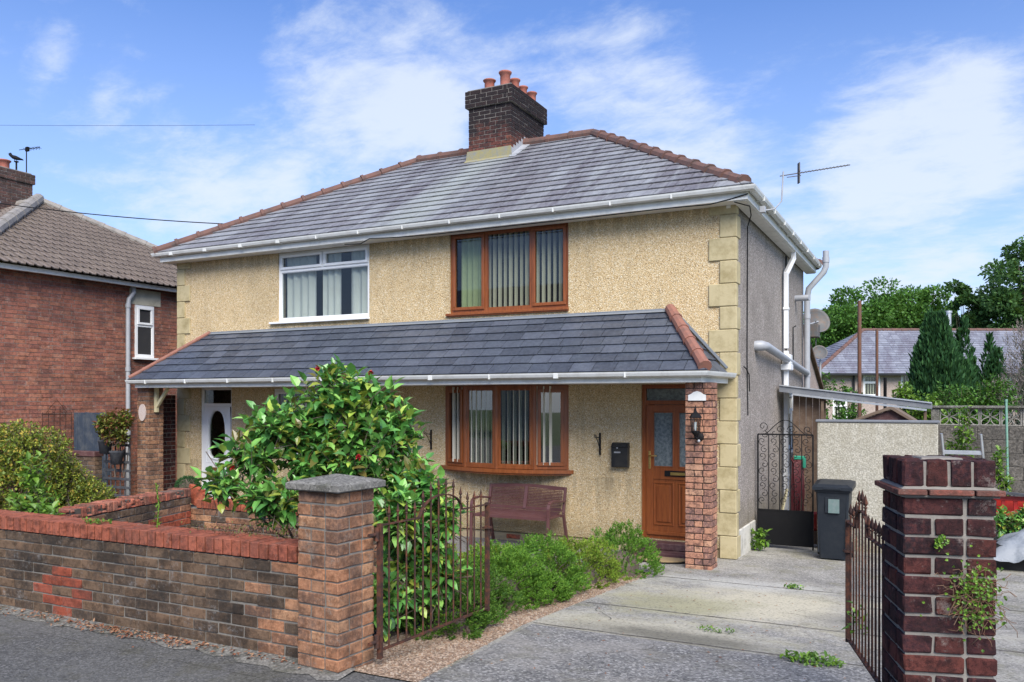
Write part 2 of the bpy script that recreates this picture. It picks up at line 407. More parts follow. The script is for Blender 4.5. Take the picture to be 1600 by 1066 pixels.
M['slate_new']=m_slate('dark_porch_slate',[(.060,.070,.092),(.076,.088,.113),(.050,.058,.076),(.090,.102,.130),(.066,.076,.097)],.30,(.035,.04,.055),(.12,(.16,.19,.2)),.42,(1,1,1))
M['slate_far']=m_slate('far_slate',[(.20,.21,.245),(.25,.26,.30),(.17,.175,.21)],.7,(.10,.085,.11),None,.6,(.8,.2,.2))
M['ridge']=m_paint('red_clay_ridge_tile',(.15,.075,.058),.85,.8,5,(.065,.050,.046),bump=.4)
M['ridge_porch']=m_paint('terracotta_hip_tile',(.27,.115,.08),.8,.6,8,(.14,.08,.065),bump=.4)
M['ridge_grey']=m_paint('grey_mortared_hip',(.27,.25,.225),.9,.6,5,(.12,.11,.1),bump=.6)
M['tile_brown']=m_slate('brown_concrete_tile',[(.165,.135,.115),(.195,.160,.135),(.14,.115,.10),(.18,.145,.125)],.4,(.10,.08,.07),None,.85,(1,1,1))
M['pale_lintel']=m_paint('pale_stone_lintel',(.50,.47,.36),.85,.4,6,(.25,.22,.16))
M['lead']=m_paint('lead_flashing',(.17,.19,.215),.55,.5,6,(.18,.19,.2))
M['lichen']=m_paint('lichened_cement',(.27,.235,.10),.95,1.0,7,(.20,.205,.185),bump=.6)
M['pot']=m_paint('terracotta_pot',(.40,.13,.09),.8,.6,9,(.13,.07,.06))
M['bk_chim']=m_brick('sooty_chimney_brick',[(.15,.052,.040),(.11,.045,.038),(.19,.070,.048),(.075,.038,.036)],.4,zg=(5.95,6.85))
M['bk_chim2']=m_brick('dark_stack_brick',[(.10,.06,.05),(.07,.05,.05),(.13,.07,.06)],.6)
M['bk_porch']=m_brick('porch_pillar_brick',[(.42,.215,.135),(.34,.165,.11),(.23,.125,.10),(.48,.28,.18),(.37,.185,.12),(.17,.10,.09)],.35,(.10,.065,.055),3)
M['bk_brown']=m_brick('brown_porch_brick',[(.29,.155,.09),(.23,.125,.08),(.15,.085,.062),(.33,.19,.115),(.19,.10,.07)],.5,(.07,.05,.04),3)
M['bk_buff']=m_brick('buff_gate_brick',[(.35,.185,.105),(.29,.15,.088),(.18,.105,.075),(.41,.235,.135),(.21,.125,.088),(.35,.165,.09)],.62,(.050,.040,.036),2.5,(.28,.25,.21))
M['bk_wall']=m_brick('grimy_wall_brick',[(.135,.092,.062),(.095,.070,.052),(.165,.105,.068),(.070,.055,.045),(.150,.098,.064)],.7,(.020,.019,.018),2.5,(.24,.235,.23))
M['bk_red']=m_brick('new_red_brick',[(.36,.090,.046),(.30,.080,.045),(.40,.125,.070),(.25,.070,.045)],.5,(.09,.055,.045),3.5,(.30,.21,.17))
M['bk_repair']=m_brick('grimy_repair_brick',[(.25,.065,.038),(.20,.060,.040),(.28,.085,.055)],.7,(.05,.04,.035),5,(.25,.2,.17))
M['bk_coping']=m_brick('red_coping_brick',[(.29,.090,.054),(.25,.080,.050),(.32,.105,.066),(.21,.070,.048)],.35,(.12,.07,.055),4,(.28,.19,.155))
M['bk_weath']=m_brick('spalled_coping_brick',[(.36,.11,.07),(.28,.10,.065),(.36,.16,.11),(.18,.09,.065)],.5,(.09,.07,.06),4)
M['bk_gate']=m_brick('purple_gate_brick',[(.088,.030,.026),(.034,.019,.023),(.115,.038,.030),(.026,.018,.022),(.060,.024,.025),(.044,.021,.025)],.6,(.018,.013,.014),5,(.24,.20,.18))
M['bk_house']=m_brick('old_red_house_brick',[(.32,.130,.088),(.26,.105,.075),(.37,.170,.110),(.18,.080,.066),(.29,.12,.085),(.34,.145,.09)],.6,(.085,.05,.045),1.6,(.40,.30,.25))
M['mort']=m_mortar('grey_mortar',(.23,.215,.19)); M['mort_dark']=m_mortar('dark_mortar',(.13,.115,.095)); M['mort_pale']=m_mortar('pale_mortar',(.25,.23,.205))
M['mort_shadow']=m_mortar('raked_mortar',(.045,.037,.032))
M['concrete_cap']=m_ground('weathered_concrete',[(.085,.083,.074),(.15,.145,.13),(.23,.22,.20)],3,.4,.6,90,None,(.6,(.06,.062,.035)))
M['black']=m_paint('black_iron',(.006,.006,.007),.65,.3,8,(.014,.013,.012))
M['rust']=m_paint('rusting_iron',(.032,.022,.020),.75,.8,18,(.14,.050,.026),bump=.4)
M['brass']=m_paint('brass',(.75,.50,.16),.3,.1,4,metal=.9)
M['binplastic']=m_paint('dark_bin_plastic',(.014,.018,.024),.45,.25,4,(.05,.053,.056))
M['blackplastic']=m_paint('black_plastic',(.015,.016,.018),.35,.15,4)
M['bench']=m_paint('maroon_bench_resin',(.090,.034,.032),.5,.25,12,(.12,.07,.07))
M['doormat']=m_paint('coir_mat',(.34,.24,.12),.95,.3,30,bump=1)
M['step']=m_paint('dark_red_step_paint',(.07,.024,.026),.6,.5,7,(.22,.14,.12))
M['timber']=m_paint('cream_bracket_timber',(.60,.54,.33),.7,.3,9,(.3,.25,.15))
M['bluewood']=m_paint('blue_grey_boards',(.024,.040,.068),.8,.6,5,(.10,.11,.12),bump=.5)
M['fadedwood']=m_paint('dark_grey_trellis',(.035,.039,.047),.85,.5,10,(.13,.13,.13))
M['brownwood']=m_paint('weathered_brown_wood',(.10,.062,.04),.9,.6,8,(.2,.15,.11))
M['bark']=m_paint('bark',(.11,.08,.06),.95,.5,12,(.2,.17,.14),bump=1)
M['wireplant']=m_paint('dry_twig',(.20,.11,.06),.9,.4,20)
M['asphalt']=m_ground('asphalt',[(.068,.068,.067),(.10,.099,.096),(.14,.138,.132)],1.6,.5,.9,90,(.3,(.26,.26,.25)),(.35,(.085,.080,.05)),(.45,(.15,.148,.138)))
M['drive']=m_ground('worn_concrete',[(.155,.148,.136),(.255,.245,.222),(.38,.365,.33)],2.6,.45,1.0,85,None,(.45,(.22,.21,.12)),(.6,(.44,.42,.36)),ell=[(-1.4,7.7,1.7,1.3,.85,(.58,.53,.39)),(-1.9,6.1,1.3,.55,.7,(.52,.48,.36)),(-2.1,7.3,.7,.9,.6,(.27,.26,.13)),(-1.9,8.9,1.2,.5,.7,(.52,.51,.46)),(-1.7,5.95,.9,.3,.7,(.10,.095,.075)),(-.5,7.4,.6,.6,.7,(.15,.15,.14))])
M['drive_front']=m_ground('rough_dark_concrete',[(.135,.133,.130),(.21,.205,.198),(.33,.32,.30)],3.2,.62,1.2,75,None,(.3,(.14,.13,.08)),(.6,(.34,.32,.29)))
M['gravel']=m_ground('tan_gravel',[(.20,.135,.09),(.30,.21,.145),(.40,.30,.22)],2,.75,1.0,75,(.7,(.66,.55,.44)))
M['soil']=m_ground('garden_soil',[(.045,.032,.022),(.075,.055,.038),(.12,.09,.06)],2,.5,1.0,60)
M['grassground']=m_ground('rough_grass_ground',[(.05,.08,.02),(.07,.11,.03),(.10,.13,.05)],1,.5,1.0,60)
M['path']=m_ground('grey_path',[(.13,.125,.12),(.18,.175,.165),(.25,.24,.23)],1.5,.4,.5,110)
M['stonegrey']=m_ground('dark_block_wall',[(.06,.055,.048),(.10,.092,.08),(.16,.145,.125)],2,.4,.8,50)
M['paleblock']=m_ground('screen_block',[(.20,.19,.165),(.28,.265,.235),(.36,.34,.31)],3,.3,.5,90)
M['leaf_cam']=m_leaf('camellia_leaf',[(0.109, 0.308, 0.06), (0.17, 0.427, 0.09), (0.084, 0.249, 0.052), (0.249, 0.538, 0.109), (0.13, 0.359, 0.076), (0.072, 0.209, 0.047), (0.34, 0.618, 0.14), (0.1, 0.289, 0.067), (0.478, 0.618, 0.1), (0.354, 0.378, 0.059), (0.083, 0.236, 0.071), (0.165, 0.106, 0.035)],.30,.22,.6)
M['leaf_heath']=m_leaf('heath_needles',[(0.112, 0.247, 0.027), (0.165, 0.33, 0.036), (0.068, 0.173, 0.021), (0.225, 0.405, 0.053), (0.09, 0.21, 0.027)],.6,.3,.25)
M['leaf_heath_dark']=m_leaf('dark_heath_needles',[(0.068, 0.158, 0.021), (0.105, 0.217, 0.03), (0.045, 0.12, 0.018), (0.15, 0.27, 0.038)],.6,.3,.25)
M['leaf_heath_gold']=m_leaf('golden_heath_needles',[(.20,.32,.03),(.26,.38,.04),(.13,.24,.022),(.30,.40,.05),(.16,.15,.04)],.6,.3,.25)
M['leaf_fern']=m_leaf('fern_green',[(.13,.30,.035),(.17,.36,.05)],.5,.35,.3)
M['leaf_yellow']=m_leaf('golden_shrub_leaf',[tuple(v*1.25 for v in c) for c in [(0.224, 0.266, 0.035), (0.154, 0.21, 0.035), (0.336, 0.35, 0.049), (0.098, 0.154, 0.028), (0.42, 0.308, 0.056), (0.126, 0.182, 0.031)]],.5,.3,.35)
M['leaf_lime']=m_leaf('lime_leaf',[(.16,.30,.03),(.11,.23,.03),(.22,.38,.05),(.08,.18,.03)],.42,.3,.45)
M['leaf_red']=m_leaf('russet_leaf',[(.20,.06,.03),(.20,.22,.04),(.14,.20,.03),(.13,.045,.025),(.28,.28,.05),(.09,.14,.025)],.5,.3,.35)
M['leaf_tree']=m_leaf('mid_green_tree_leaf',[(0.068, 0.173, 0.027), (0.098, 0.232, 0.036), (0.045, 0.12, 0.021), (0.128, 0.285, 0.048), (0.075, 0.18, 0.03)],.55,.3,.3,True)
M['leaf_tree_dark']=m_leaf('dark_green_tree_leaf',[(0.044, 0.108, 0.028), (0.065, 0.153, 0.039), (0.03, 0.081, 0.021), (0.09, 0.189, 0.046)],.55,.25,.3,True)
M['leaf_conifer']=m_leaf('conifer_spray',[(0.026, 0.081, 0.029), (0.039, 0.114, 0.039), (0.018, 0.058, 0.021), (0.055, 0.143, 0.044)],.65,.15,.2,True)
M['leaf_grey']=m_leaf('dead_grey_twigs',[(.22,.185,.17),(.28,.24,.22),(.17,.14,.13),(.33,.29,.26)],.9,.2,.1,True)
M['leaf_debris']=m_leaf('fallen_leaf',[(.24,.09,.05),(.32,.15,.08),(.16,.08,.05),(.38,.24,.15)],.85,.1,.2)
M['flower']=m_paint('crimson_petal',(.40,.012,.02),.5,.1)
M['white']=m_paint('white_paint',(.72,.72,.70),.4,.15)
M['plaque']=m_paint('oval_stone_plaque',(.50,.43,.39),.8,.55,60,(.36,.24,.20),bump=.5)
M['redthing']=m_paint('red_plastic',(.42,.02,.015),.4,.2)
M['maroon']=m_paint('maroon_hose',(.12,.012,.02),.5,.3,20)
M['bluething']=m_paint('blue_plastic',(.03,.13,.42),.4,.2)
M['green']=m_paint('green_plastic',(.02,.28,.17),.5,.2)
for k_ in ('black','blackplastic','binplastic','slate_new','rust'): M[k_].node_tree.nodes['Principled BSDF'].inputs['Specular IOR Level'].default_value=.22
M['ledge']=m_brick('dusty_ledge_tile',[(.22,.075,.055),(.18,.065,.05),(.25,.10,.075)],.6,(.10,.07,.06),6,(.24,.2,.17))
M['greenpole']=m_paint('green_painted_pole',(.16,.33,.25),.6,.4,10)
M['sheet']=m_paint('crumpled_plastic_sheet',(.27,.29,.31),.35,.6,7,(.10,.12,.14),bump=1.)
M['aluminium']=m_paint('bare_aluminium',(.55,.56,.57),.35,.2,8,metal=.7)
M['rustbrown']=m_paint('rusty_brown_pole',(.14,.055,.03),.8,.5,8)
M['carwhite']=m_paint('white_car_paint',(.70,.71,.72),.2,.05)
M['tyre']=m_paint('tyre_rubber',(.02,.02,.02),.8,.2)
M['felt']=m_paint('roofing_felt',(.14,.15,.17),.8,.5,3,(.25,.26,.27),bump=.5)
M['shed']=m_paint('brown_shed_felt',(.14,.10,.075),.9,.5,4,(.2,.16,.12))
M['dishgrey']=m_paint('grey_dish',(.085,.095,.10),.6,.5,9,(.16,.09,.05))

# ------------------------------------------------------------------ ground, road, drive
def sheet(name,rows,mat,dz,kind='structure',label=None):
    ys=sorted(set([r[0] for r in rows]+[b for b in BREAKS if rows[0][0]<b<rows[-1][0]]))
    def at(y):
        for (a,l,r),(b,l2,r2) in zip(rows,rows[1:]):
            if a<=y<=b: f=(y-a)/(b-a); return l+(l2-l)*f, r+(r2-r)*f
    b=MB(); vs=[]; fs=[]
    for y in ys:
        l,r=at(y); vs+=[(l,y,gz(y)+dz),(r,y,gz(y)+dz)]
    for i in range(len(ys)-1): fs.append((2*i,2*i+1,2*i+3,2*i+2))
    b.add(vs,fs); return tag(b.build(name,mat),kind=kind,label=label)
sheet('ground',[(-80,-120,120),(300,-260,260)],M['grassground'],-.012)
sheet('road',[(-6,-60,60),(3.6,-60,60)],M['asphalt'],0.0)
sheet('pavement',[(3.603,-60,60),(3.93,-60,60)],M['asphalt'],0.0)
sheet('driveway',[(3.93,-2.60,6),(5.65,-2.79,6),(9.0,-2.83,6),(9.3,-3.2,6),(10.9,-3.7,6),(17.4,-3.7,6)],M['drive'],0.008)
sheet('gravel_border',[(3.935,-3.25,-2.605),(5.65,-3.5,-2.795),(9.0,-3.6,-2.835)],M['gravel'],0.004)
sheet('garden_bed',[(4.05,-7.3,-3.2),(5.6,-7.7,-3.45),(8.9,-7.7,-3.5)],M['soil'],0.001)
sheet('garden_path',[(8.9,-7.5,-3.0),(10.9,-7.5,-3.0)],M['path'],0.0045)
sheet('neighbour_bed',[(4.1,-16,-7.35),(6.7,-16,-7.75),(10.9,-16,-7.51)],M['soil'],0.001)
# expansion joints of the drive: narrow dark strips of tar, a few millimetres proud
b=MB()
r_=rng(4)
for y0 in (5.78,6.86,8.86):
    x=-2.76; y=y0+.0
    while x<0.2 or (x<5.9 and y0>6):
        x2=x+r_.uniform(.10,.22); y2=y0+r_.uniform(-.008,.008)+(x2+2.7)*.012
        w=r_.uniform(.004,.009)
        b.add([(x,y-w,gz(y)+.011),(x2,y2-w,gz(y2)+.011),(x2,y2+w,gz(y2)+.0115),(x,y+w,gz(y)+.0115)],[(0,1,2,3)])
        x,y=x2,y2
for (x,y,a,n_) in ((-1.2,7.4,.4,14),(-2.3,6.2,1.0,10),(-.6,8.2,-.5,12),(-1.9,4.9,2.2,13),(-.9,4.5,.2,11),(-2.0,9.6,.1,12),(1.5,7.5,1.2,16)):
    for k in range(n_):
        a+=r_.uniform(-.7,.7); x2=x+.07*math.cos(a); y2=y+.07*math.sin(a); w=r_.uniform(.0012,.003)
        nx,ny_=-math.sin(a)*w,math.cos(a)*w
        if y2>4.0: b.add([(x-nx,y-ny_,gz(y)+.0135),(x2-nx,y2-ny_,gz(y2)+.0135),(x2+nx,y2+ny_,gz(y2)+.0135),(x+nx,y+ny_,gz(y)+.0135)],[(0,1,2,3)])
        x,y=x2,y2
tag(b.build('drive_joint',M['stonegrey']),kind='structure')
# rough dark concrete apron between the road and the first joint
rows=[(3.935,-2.58,6),(4.9,-2.66,6),(5.72,-2.74,6)]
sheet('driveway_apron',rows,M['drive_front'],0.0125)
# weathered concrete footing strip along the foot of the garden wall
b=MB(); x=-8.2; r_=rng(8)
pts=[]
while x<-3.0: pts.append((x,3.80+r_.uniform(-.05,.03)-(.05 if x>-3.9 else 0))); x+=.11
for (xa,ya),(xb,yb) in zip(pts,pts[1:]): b.add([(xa,ya,.004),(xb,yb,.004),(xb,3.93,.022),(xa,3.93,.022)],[(0,1,2,3)])
tag(b.build('kerb_strip',M['concrete_cap']),kind='structure')

# ------------------------------------------------------------------ brickwork
def brickrun(b,p,axis,L,z,h,dep,r,first=0.,cut=None,blen=.215,j=.01,ch=.004,mat=0,pick=None,jit=.0025,rev=False):
    """one run of bricks from p along axis ('x' or 'y'); dep is the signed depth into the block"""
    pos=first; cells=[]
    while pos<L-.02:
        l=min(blen,L-pos)
        if L-pos-l<.05: l=L-pos
        cells.append((pos,pos+l)); pos+=l+j
    if rev: cells=[(L-e,L-s) for s,e in cells]
    for s,e in cells:
        q=r.uniform(-jit,jit)
        b.cur=mat
        if axis=='x':
            xc=p[0]+(s+e)/2
            if pick: b.cur=pick(xc,z+h/2,mat)
            sg=1 if dep>0 else -1
            b.box(p[0]+s,p[0]+e,p[1]+q*sg,p[1]+dep,z+r.uniform(-.0015,.0015),z+h+r.uniform(-.0015,.0015),ch)
        else:
            yc=p[1]+(s+e)/2
            if pick: b.cur=pick(yc,z+h/2,mat)
            b.box(p[0]+q,p[0]+dep,p[1]+s,p[1]+e,z+r.uniform(-.0015,.0015),z+h+r.uniform(-.0015,.0015),ch)
def brickblock(b,x0,x1,y0,y1,z0,z1,seed=1,course=.075,blen=.215,j=.01,ch=.004,hd=.1025,inset=.007,pick=None,faces='fblr',jit=.0025,mat=0,mort=1):
    if ch: b.jv=.003 if ch>=.005 else .0016
    r=rng(seed); b.cur=mort; b.box(x0+inset,x1-inset,y0+inset,y1-inset,z0,z1-.002)
    n=round((z1-z0)/course); c=(z1-z0)/n; h=c-j
    t=min(hd,(y1-y0)/2-.004,(x1-x0)/2-.004) if hd else .05
    for k in range(n):
        z=z0+k*c+j/2
        ev=k%2==0
        kw=dict(r=r,blen=blen,j=j,ch=ch,pick=pick,jit=jit,mat=mat)
        if ev:
            if 'f' in faces: brickrun(b,(x0,y0),'x',x1-x0,z,h,t,**kw)
            if 'b' in faces: brickrun(b,(x0,y1),'x',x1-x0,z,h,-t,rev=True,**kw)
            if 'r' in faces: brickrun(b,(x1,y0+t+j),'y',y1-y0-2*t-2*j,z,h,-t,**kw)
            if 'l' in faces: brickrun(b,(x0,y0+t+j),'y',y1-y0-2*t-2*j,z,h,t,**kw)
        else:
            if 'r' in faces: brickrun(b,(x1,y0),'y',y1-y0,z,h,-t,**kw)
            if 'l' in faces: brickrun(b,(x0,y0),'y',y1-y0,z,h,t,rev=True,**kw)
            lo=x0+(t+j if 'l' in faces else 0); hi=x1-(t+j if 'r' in faces else 0)
            fi=0
            if 'f' in faces: brickrun(b,(lo,y0),'x',hi-lo,z,h,t,**kw)
            if 'b' in faces: brickrun(b,(lo,y1),'x',hi-lo,z,h,-t,**kw)
def brickwall(b,x0,x1,y0,y1,z0,z1,seed=1,pick=None,mat=0,mort=1,course=.075,ch=.004,jit=.0035):
    """free-standing wall along x, stretcher bond, full-depth units"""
    b.jv=.0022; r=rng(seed); n=round((z1-z0)/course); c=(z1-z0)/n
    b.cur=mort; b.box(x0+.01,x1-.01,y0+.008,y1-.008,z0,z1-.002)
    for k in range(n):
        off=0 if k%2 else .1125
        x=x0-off
        while x<x1-.03:
            a=max(x,x0); e=min(x+.215,x1)
            if e-a>.02:
                b.cur=mat
                if pick: b.cur=pick((a+e)/2,z0+(k+.5)*c,mat)
                b.box(a,e,y0+r.uniform(-jit,jit),y1+r.uniform(-jit,jit),z0+k*c+.005+r.uniform(-.002,.002),z0+(k+1)*c-.005+r.uniform(-.002,.002),ch)
            x+=.225
def soldiers(b,x0,x1,y0,y1,z0,z1,seed=2,mat=0,mort=1,w=.065,j=.0105,jit=.003,ch=.004,rough=0):
    b.jv=.0012; r=rng(seed); b.cur=mort; b.box(x0+.004,x1-.004,y0+.02,y1-.02,z0,z1-.016)
    x=x0
    while x<x1-.02:
        e=min(x+w,x1); q=r.uniform(-jit,jit); b.cur=mat
        if rough and r.random()<.6:
            cut=r.uniform(.2,.8); zz=z1-r.uniform(0,rough)
            b.box(x,e,y0+q,y0+(y1-y0)*.5,z0+.003,z0+(z1-z0)*cut,ch*2); b.box(x,e,y0+q+r.uniform(0,rough),y1,z0+(z1-z0)*cut+.006,zz,ch*3)
        else: b.box(x,e,y0+q,y1+q,z0+.003+r.uniform(0,.002),z1+r.uniform(-.003,.002)-(r.uniform(0,rough) if rough else 0),ch)
        x+=w+j

# street wall in front of the garden
gw=thing('garden_wall','grimy brick wall along the pavement with red coping and a patch of red bricks','wall',(-5.8,4.03,0))
red_spots=[(-5.70,.342),(-5.80,.267),(-5.58,.267),(-5.92,.192),(-5.46,.192),(-5.80,.117),(-5.58,.117),(-5.70,.042)]
def pk(x,z,m):
    for a,c in red_spots:
        if abs(x-a)<.115 and abs(z-c)<.038: return 2
    if x>-3.9 and rng(int(x*1000)*7+int(z*1000)).random()<.6: return 3
    return m
b=MB(); brickwall(b,-8.3,-3.41,3.925,4.135,-.06,.60,5,pk)
b.build('brick_face',[M['bk_wall'],M['mort'],M['bk_repair'],M['bk_buff']],gw)
b=MB(); soldiers(b,-8.3,-3.41,3.915,4.145,.602,.708,6,j=.013,jit=.002)
b.build('coping',[M['bk_coping'],M['mort_shadow']],gw)
# wall that divides the two front gardens, turning the corner behind the shrub
dv=thing('garden_wall','old brick wall with spalled red coping running back between the two front gardens','wall',(-7.4,5.4,0))
L_=math.hypot(.70,2.58); ang=math.atan2(2.58,-.70)
b=MB(); b.M=Matrix.Translation((-7.1,4.16,0))@Matrix.Rotation(ang,4,'Z')
pk2=lambda x,z,m: (2 if (x>L_-.75 and .22<z<.33) else (3 if rng(int(x*991)*5+int(z*997)).random()<.3 else 0))
brickwall(b,0,L_,-.215,0,-.35,.495,15,pk2)
b.build('brick_face',[M['bk_wall'],M['mort'],M['bk_red'],M['bk_buff']],dv)
b=MB(); b.M=Matrix.Translation((-7.1,4.16,0))@Matrix.Rotation(ang,4,'Z')
soldiers(b,0,L_,-.22,.005,.497,.60,16,rough=.020,ch=.006,jit=.005,j=.006)
b.build('coping',[M['bk_weath'],M['mort_dark'],M['bk_red']],dv)
bw2=thing('garden_wall','lower brick cross wall with red coping, partly hidden behind the large glossy shrub','wall',(-6.6,6.85,0))
b=MB(); b.cur=0
brickwall(b,-7.62,-5.0,6.80,7.01,-.5,.37,17,lambda x,z,m: 2 if rng(int(x*991)*3+int(z*997)).random()<.5 else 0)
b.build('brick_face',[M['bk_wall'],M['mort'],M['bk_buff']],bw2)
b=MB(); soldiers(b,-7.50,-5.0,6.79,7.02,.372,.475,18)
for i in range(3):     # the ramped bricks where the coping steps down
    b.cur=0; b.beam((-7.66+i*.06,6.9,.40-i*.01),(-7.60+i*.06,6.9,.60-i*.045),.22,.06,up=(0,1,0),c=.004)
b.build('coping',[M['bk_red'],M['mort']],bw2)

# left gate pillar
gp=thing('gate_pillar','buff brick gate pillar with a pyramidal grey concrete cap beside the open iron gate','pillar',(-3.25,3.98,0))
Mp=Matrix.Translation((-3.08,3.82,0))@Matrix.Rotation(R(-4),4,'Z')
b=MB(); b.M=Mp; brickblock(b,-.32,0,0,.32,-.06,1.065,21,jit=.003,hd=.1)
b.build('brick_shaft',[M['bk_buff'],M['mort']],gp)
b=MB(); b.M=Mp
x0,x1,y0,y1=-.37,.05,-.05,.37; z0,z1=1.067,1.115
b.add([(x0+.01,y0+.01,z0),(x1-.01,y0+.01,z0),(x1-.01,y1-.01,z0),(x0+.01,y1-.01,z0),(x0,y0,z0+.008),(x1,y0,z0+.008),(x1,y1,z0+.008),(x0,y1,z0+.008),
       (x0,y0,z1-.006),(x1,y0,z1-.006),(x1,y1,z1-.006),(x0,y1,z1-.006),(x0+.02,y0+.02,z1+.004),(x1-.02,y0+.02,z1+.004),(x1-.02,y1-.02,z1+.004),(x0+.02,y1-.02,z1+.004),(-.16,.16,1.158)],
      [(3,2,1,0)]+[(i,(i+1)%4,(i+1)%4+4,i+4) for i in range(4)]+[(i+4,(i+1)%4+4,(i+1)%4+8,i+8) for i in range(4)]+[(i+8,(i+1)%4+8,(i+1)%4+12,i+12) for i in range(4)]+[(i+12,(i+1)%4+12,16) for i in range(4)])
b.build('cap',M['concrete_cap'],gp)
# right gate pillar
rp=thing('gate_pillar','dark purple brick gate pillar with red tile ledge, nearest on the right','pillar',(.08,3.95,0))
Mr=Matrix.Translation((1.648*.891-1.0*0-3.49*.454,1.648*.454+3.49*.891,0))@Matrix.Rotation(R(16),4,'Z')
b=MB(); b.M=Mr
brickblock(b,0,.36,0,.36,-.04,1.195,31,course=.0823,blen=.235,j=.013,ch=.005,hd=.112,inset=.009,jit=.003)
b.build('brick_shaft',[M['bk_gate'],M['mort_pale']],rp)
b=MB(); b.M=Mr; r_=rng(3)
b.cur=1; b.box(-.01,.37,-.01,.37,1.196,1.204); b.cur=0
for i in range(3):
    for (p0,p1) in ((-.028,.09),(.095,.27),(.275,.388)):
        if i==0: b.box(p0,p1-.003,-.028,.05,1.205,1.228,.003)
        elif i==1: b.box(p0,p1-.003,.31,.388,1.205,1.228,.003)
    if i==2:
        for p0,p1 in ((.055,.17),(.175,.305)): b.box(-.028,.05,p0,p1,1.205,1.228,.003); b.box(.31,.388,p0,p1,1.205,1.228,.003)
b.box(.05,.31,.05,.31,1.204,1.226)
b.build('tile_ledge',[M['ledge'],M['mort_pale']],rp)
b=MB(); b.M=Mr; b.jv=.003; b.cur=1; b.box(.008,.352,.008,.352,1.229,1.343)
b.cur=1; b.add([(-.01,-.01,1.229),(.37,-.01,1.229),(.37,.37,1.229),(-.01,.37,1.229),(.02,.02,1.25),(.34,.02,1.25),(.34,.34,1.25),(.02,.34,1.25)],[(0,1,5,4),(1,2,6,5),(2,3,7,6),(3,0,4,7)])
b.cur=0
for k in range(4):
    a=k*.0925
    b.box(a,a+.0795,0,.1,1.238,1.350,.006); b.box(a,a+.0795,.26,.36,1.238,1.350,.006)
for k in range(2):
    a=.108+k*.075
    b.box(0,.1,a,a+.065,1.238,1.350,.006); b.box(.26,.36,a,a+.065,1.238,1.350,.006)
b.cur=1; b.box(.09,.27,.09,.27,1.30,1.352,.01)
b.build('top_course',[M['bk_gate'],M['mort_pale']],rp)

# ------------------------------------------------------------------ iron gates with spear heads
def gate(label,hinge,free,zt,zb,nb,archs,archh,group):
    g=thing('iron_gate',label,'gate',(hinge[0],hinge[1],0),group)
    H=Vector((*hinge,0)); F=Vector((*free,0)); d=F-H; L=d.length; d.normalize()
    P=lambda s,z: H+d*s+Vector((0,0,z))
    def top(s):
        a,c=archs; 
        if a<s<c: return zt+archh*math.sqrt(max(0,1-((2*s-a-c)/(c-a))**2))
        return zt
    b=MB(); b.beam(P(0,zb-.05),P(0,zt+.012),.028,.028); b.build('gate_post',M['rust'],g); b=MB(); b.beam(P(L,zb-.02),P(L,zt+.012),.028,.028)
    b.build('gate_post',M['rust'],g)
    b=MB(); pts=[P(.014+(L-.028)*i/60,top(.014+(L-.028)*i/60)) for i in range(61)]
    for p,q in zip(pts,pts[1:]): b.beam(p,q,.022,.008,up=(0,0,1))
    b.build('top_rail',M['rust'],g)
    b=MB(); b.beam(P(.014,zb),P(L-.014,zb),.024,.01); b.build('bottom_rail',M['rust'],g)
    for i in range(nb):
        s=L*(i+1)/(nb+1); zt_=top(s)
        b=MB(); b.tube([P(s,zb+.005),P(s,zt_-.006)],.0062,6); b.tube([P(s,zt_+.006),P(s,zt_+.045)],.0062,6)
        b.tube([P(s,zt_+.040),P(s,zt_+.047),P(s,zt_+.052)],[.006,.011,.006],8)
        b.tube([P(s,zt_+.052),P(s,zt_+.068),P(s,zt_+.118)],[.004,.0135,.0008],4,smooth=False)
        b.build('spear_bar',M['rust'],g)
    b=MB(); b.tube([P(-.10,zt-.05),P(-.02,zt-.05)],.012,8); b.tube([P(-.03,zt-.09),P(-.03,zt-.01)],.016,8)
    b.build('hinge',M['rust'],g); b=MB()
    b.tube([P(-.10,zb+.06),P(-.02,zb+.06)],.012,8); b.tube([P(-.03,zb+.02),P(-.03,zb+.1)],.016,8)
    b.build('hinge',M['rust'],g)
    b=MB(); b.beam(P(L-.03,zt-.17),P(L+.03,zt-.17),.05,.012); b.tube([P(L+.03,zt-.17),P(L+.05,zt-.2),P(L+.04,zt-.24)],.006,6)
    b.build('latch',M['rust'],g)
    return g
gate('rusty black spear headed iron gate swung open beside the buff brick pillar',(-2.985,4.10),(-2.985+1.2*.07,4.10+1.2*.9975),.845,.09,13,(.40,.87),.125,'pair of driveway gates')
a_=(1.787,3.95); HG=(a_[0]*.891-a_[1]*.454,a_[0]*.454+a_[1]*.891)
b_=(1.979,4.88); FG=(b_[0]*.891-b_[1]*.454,b_[0]*.454+b_[1]*.891)
gate('brown rusty iron gate with spear heads, swung open beside the dark purple brick pillar',HG,FG,.885,.20,11,(.40,.72),.115,'pair of driveway gates')

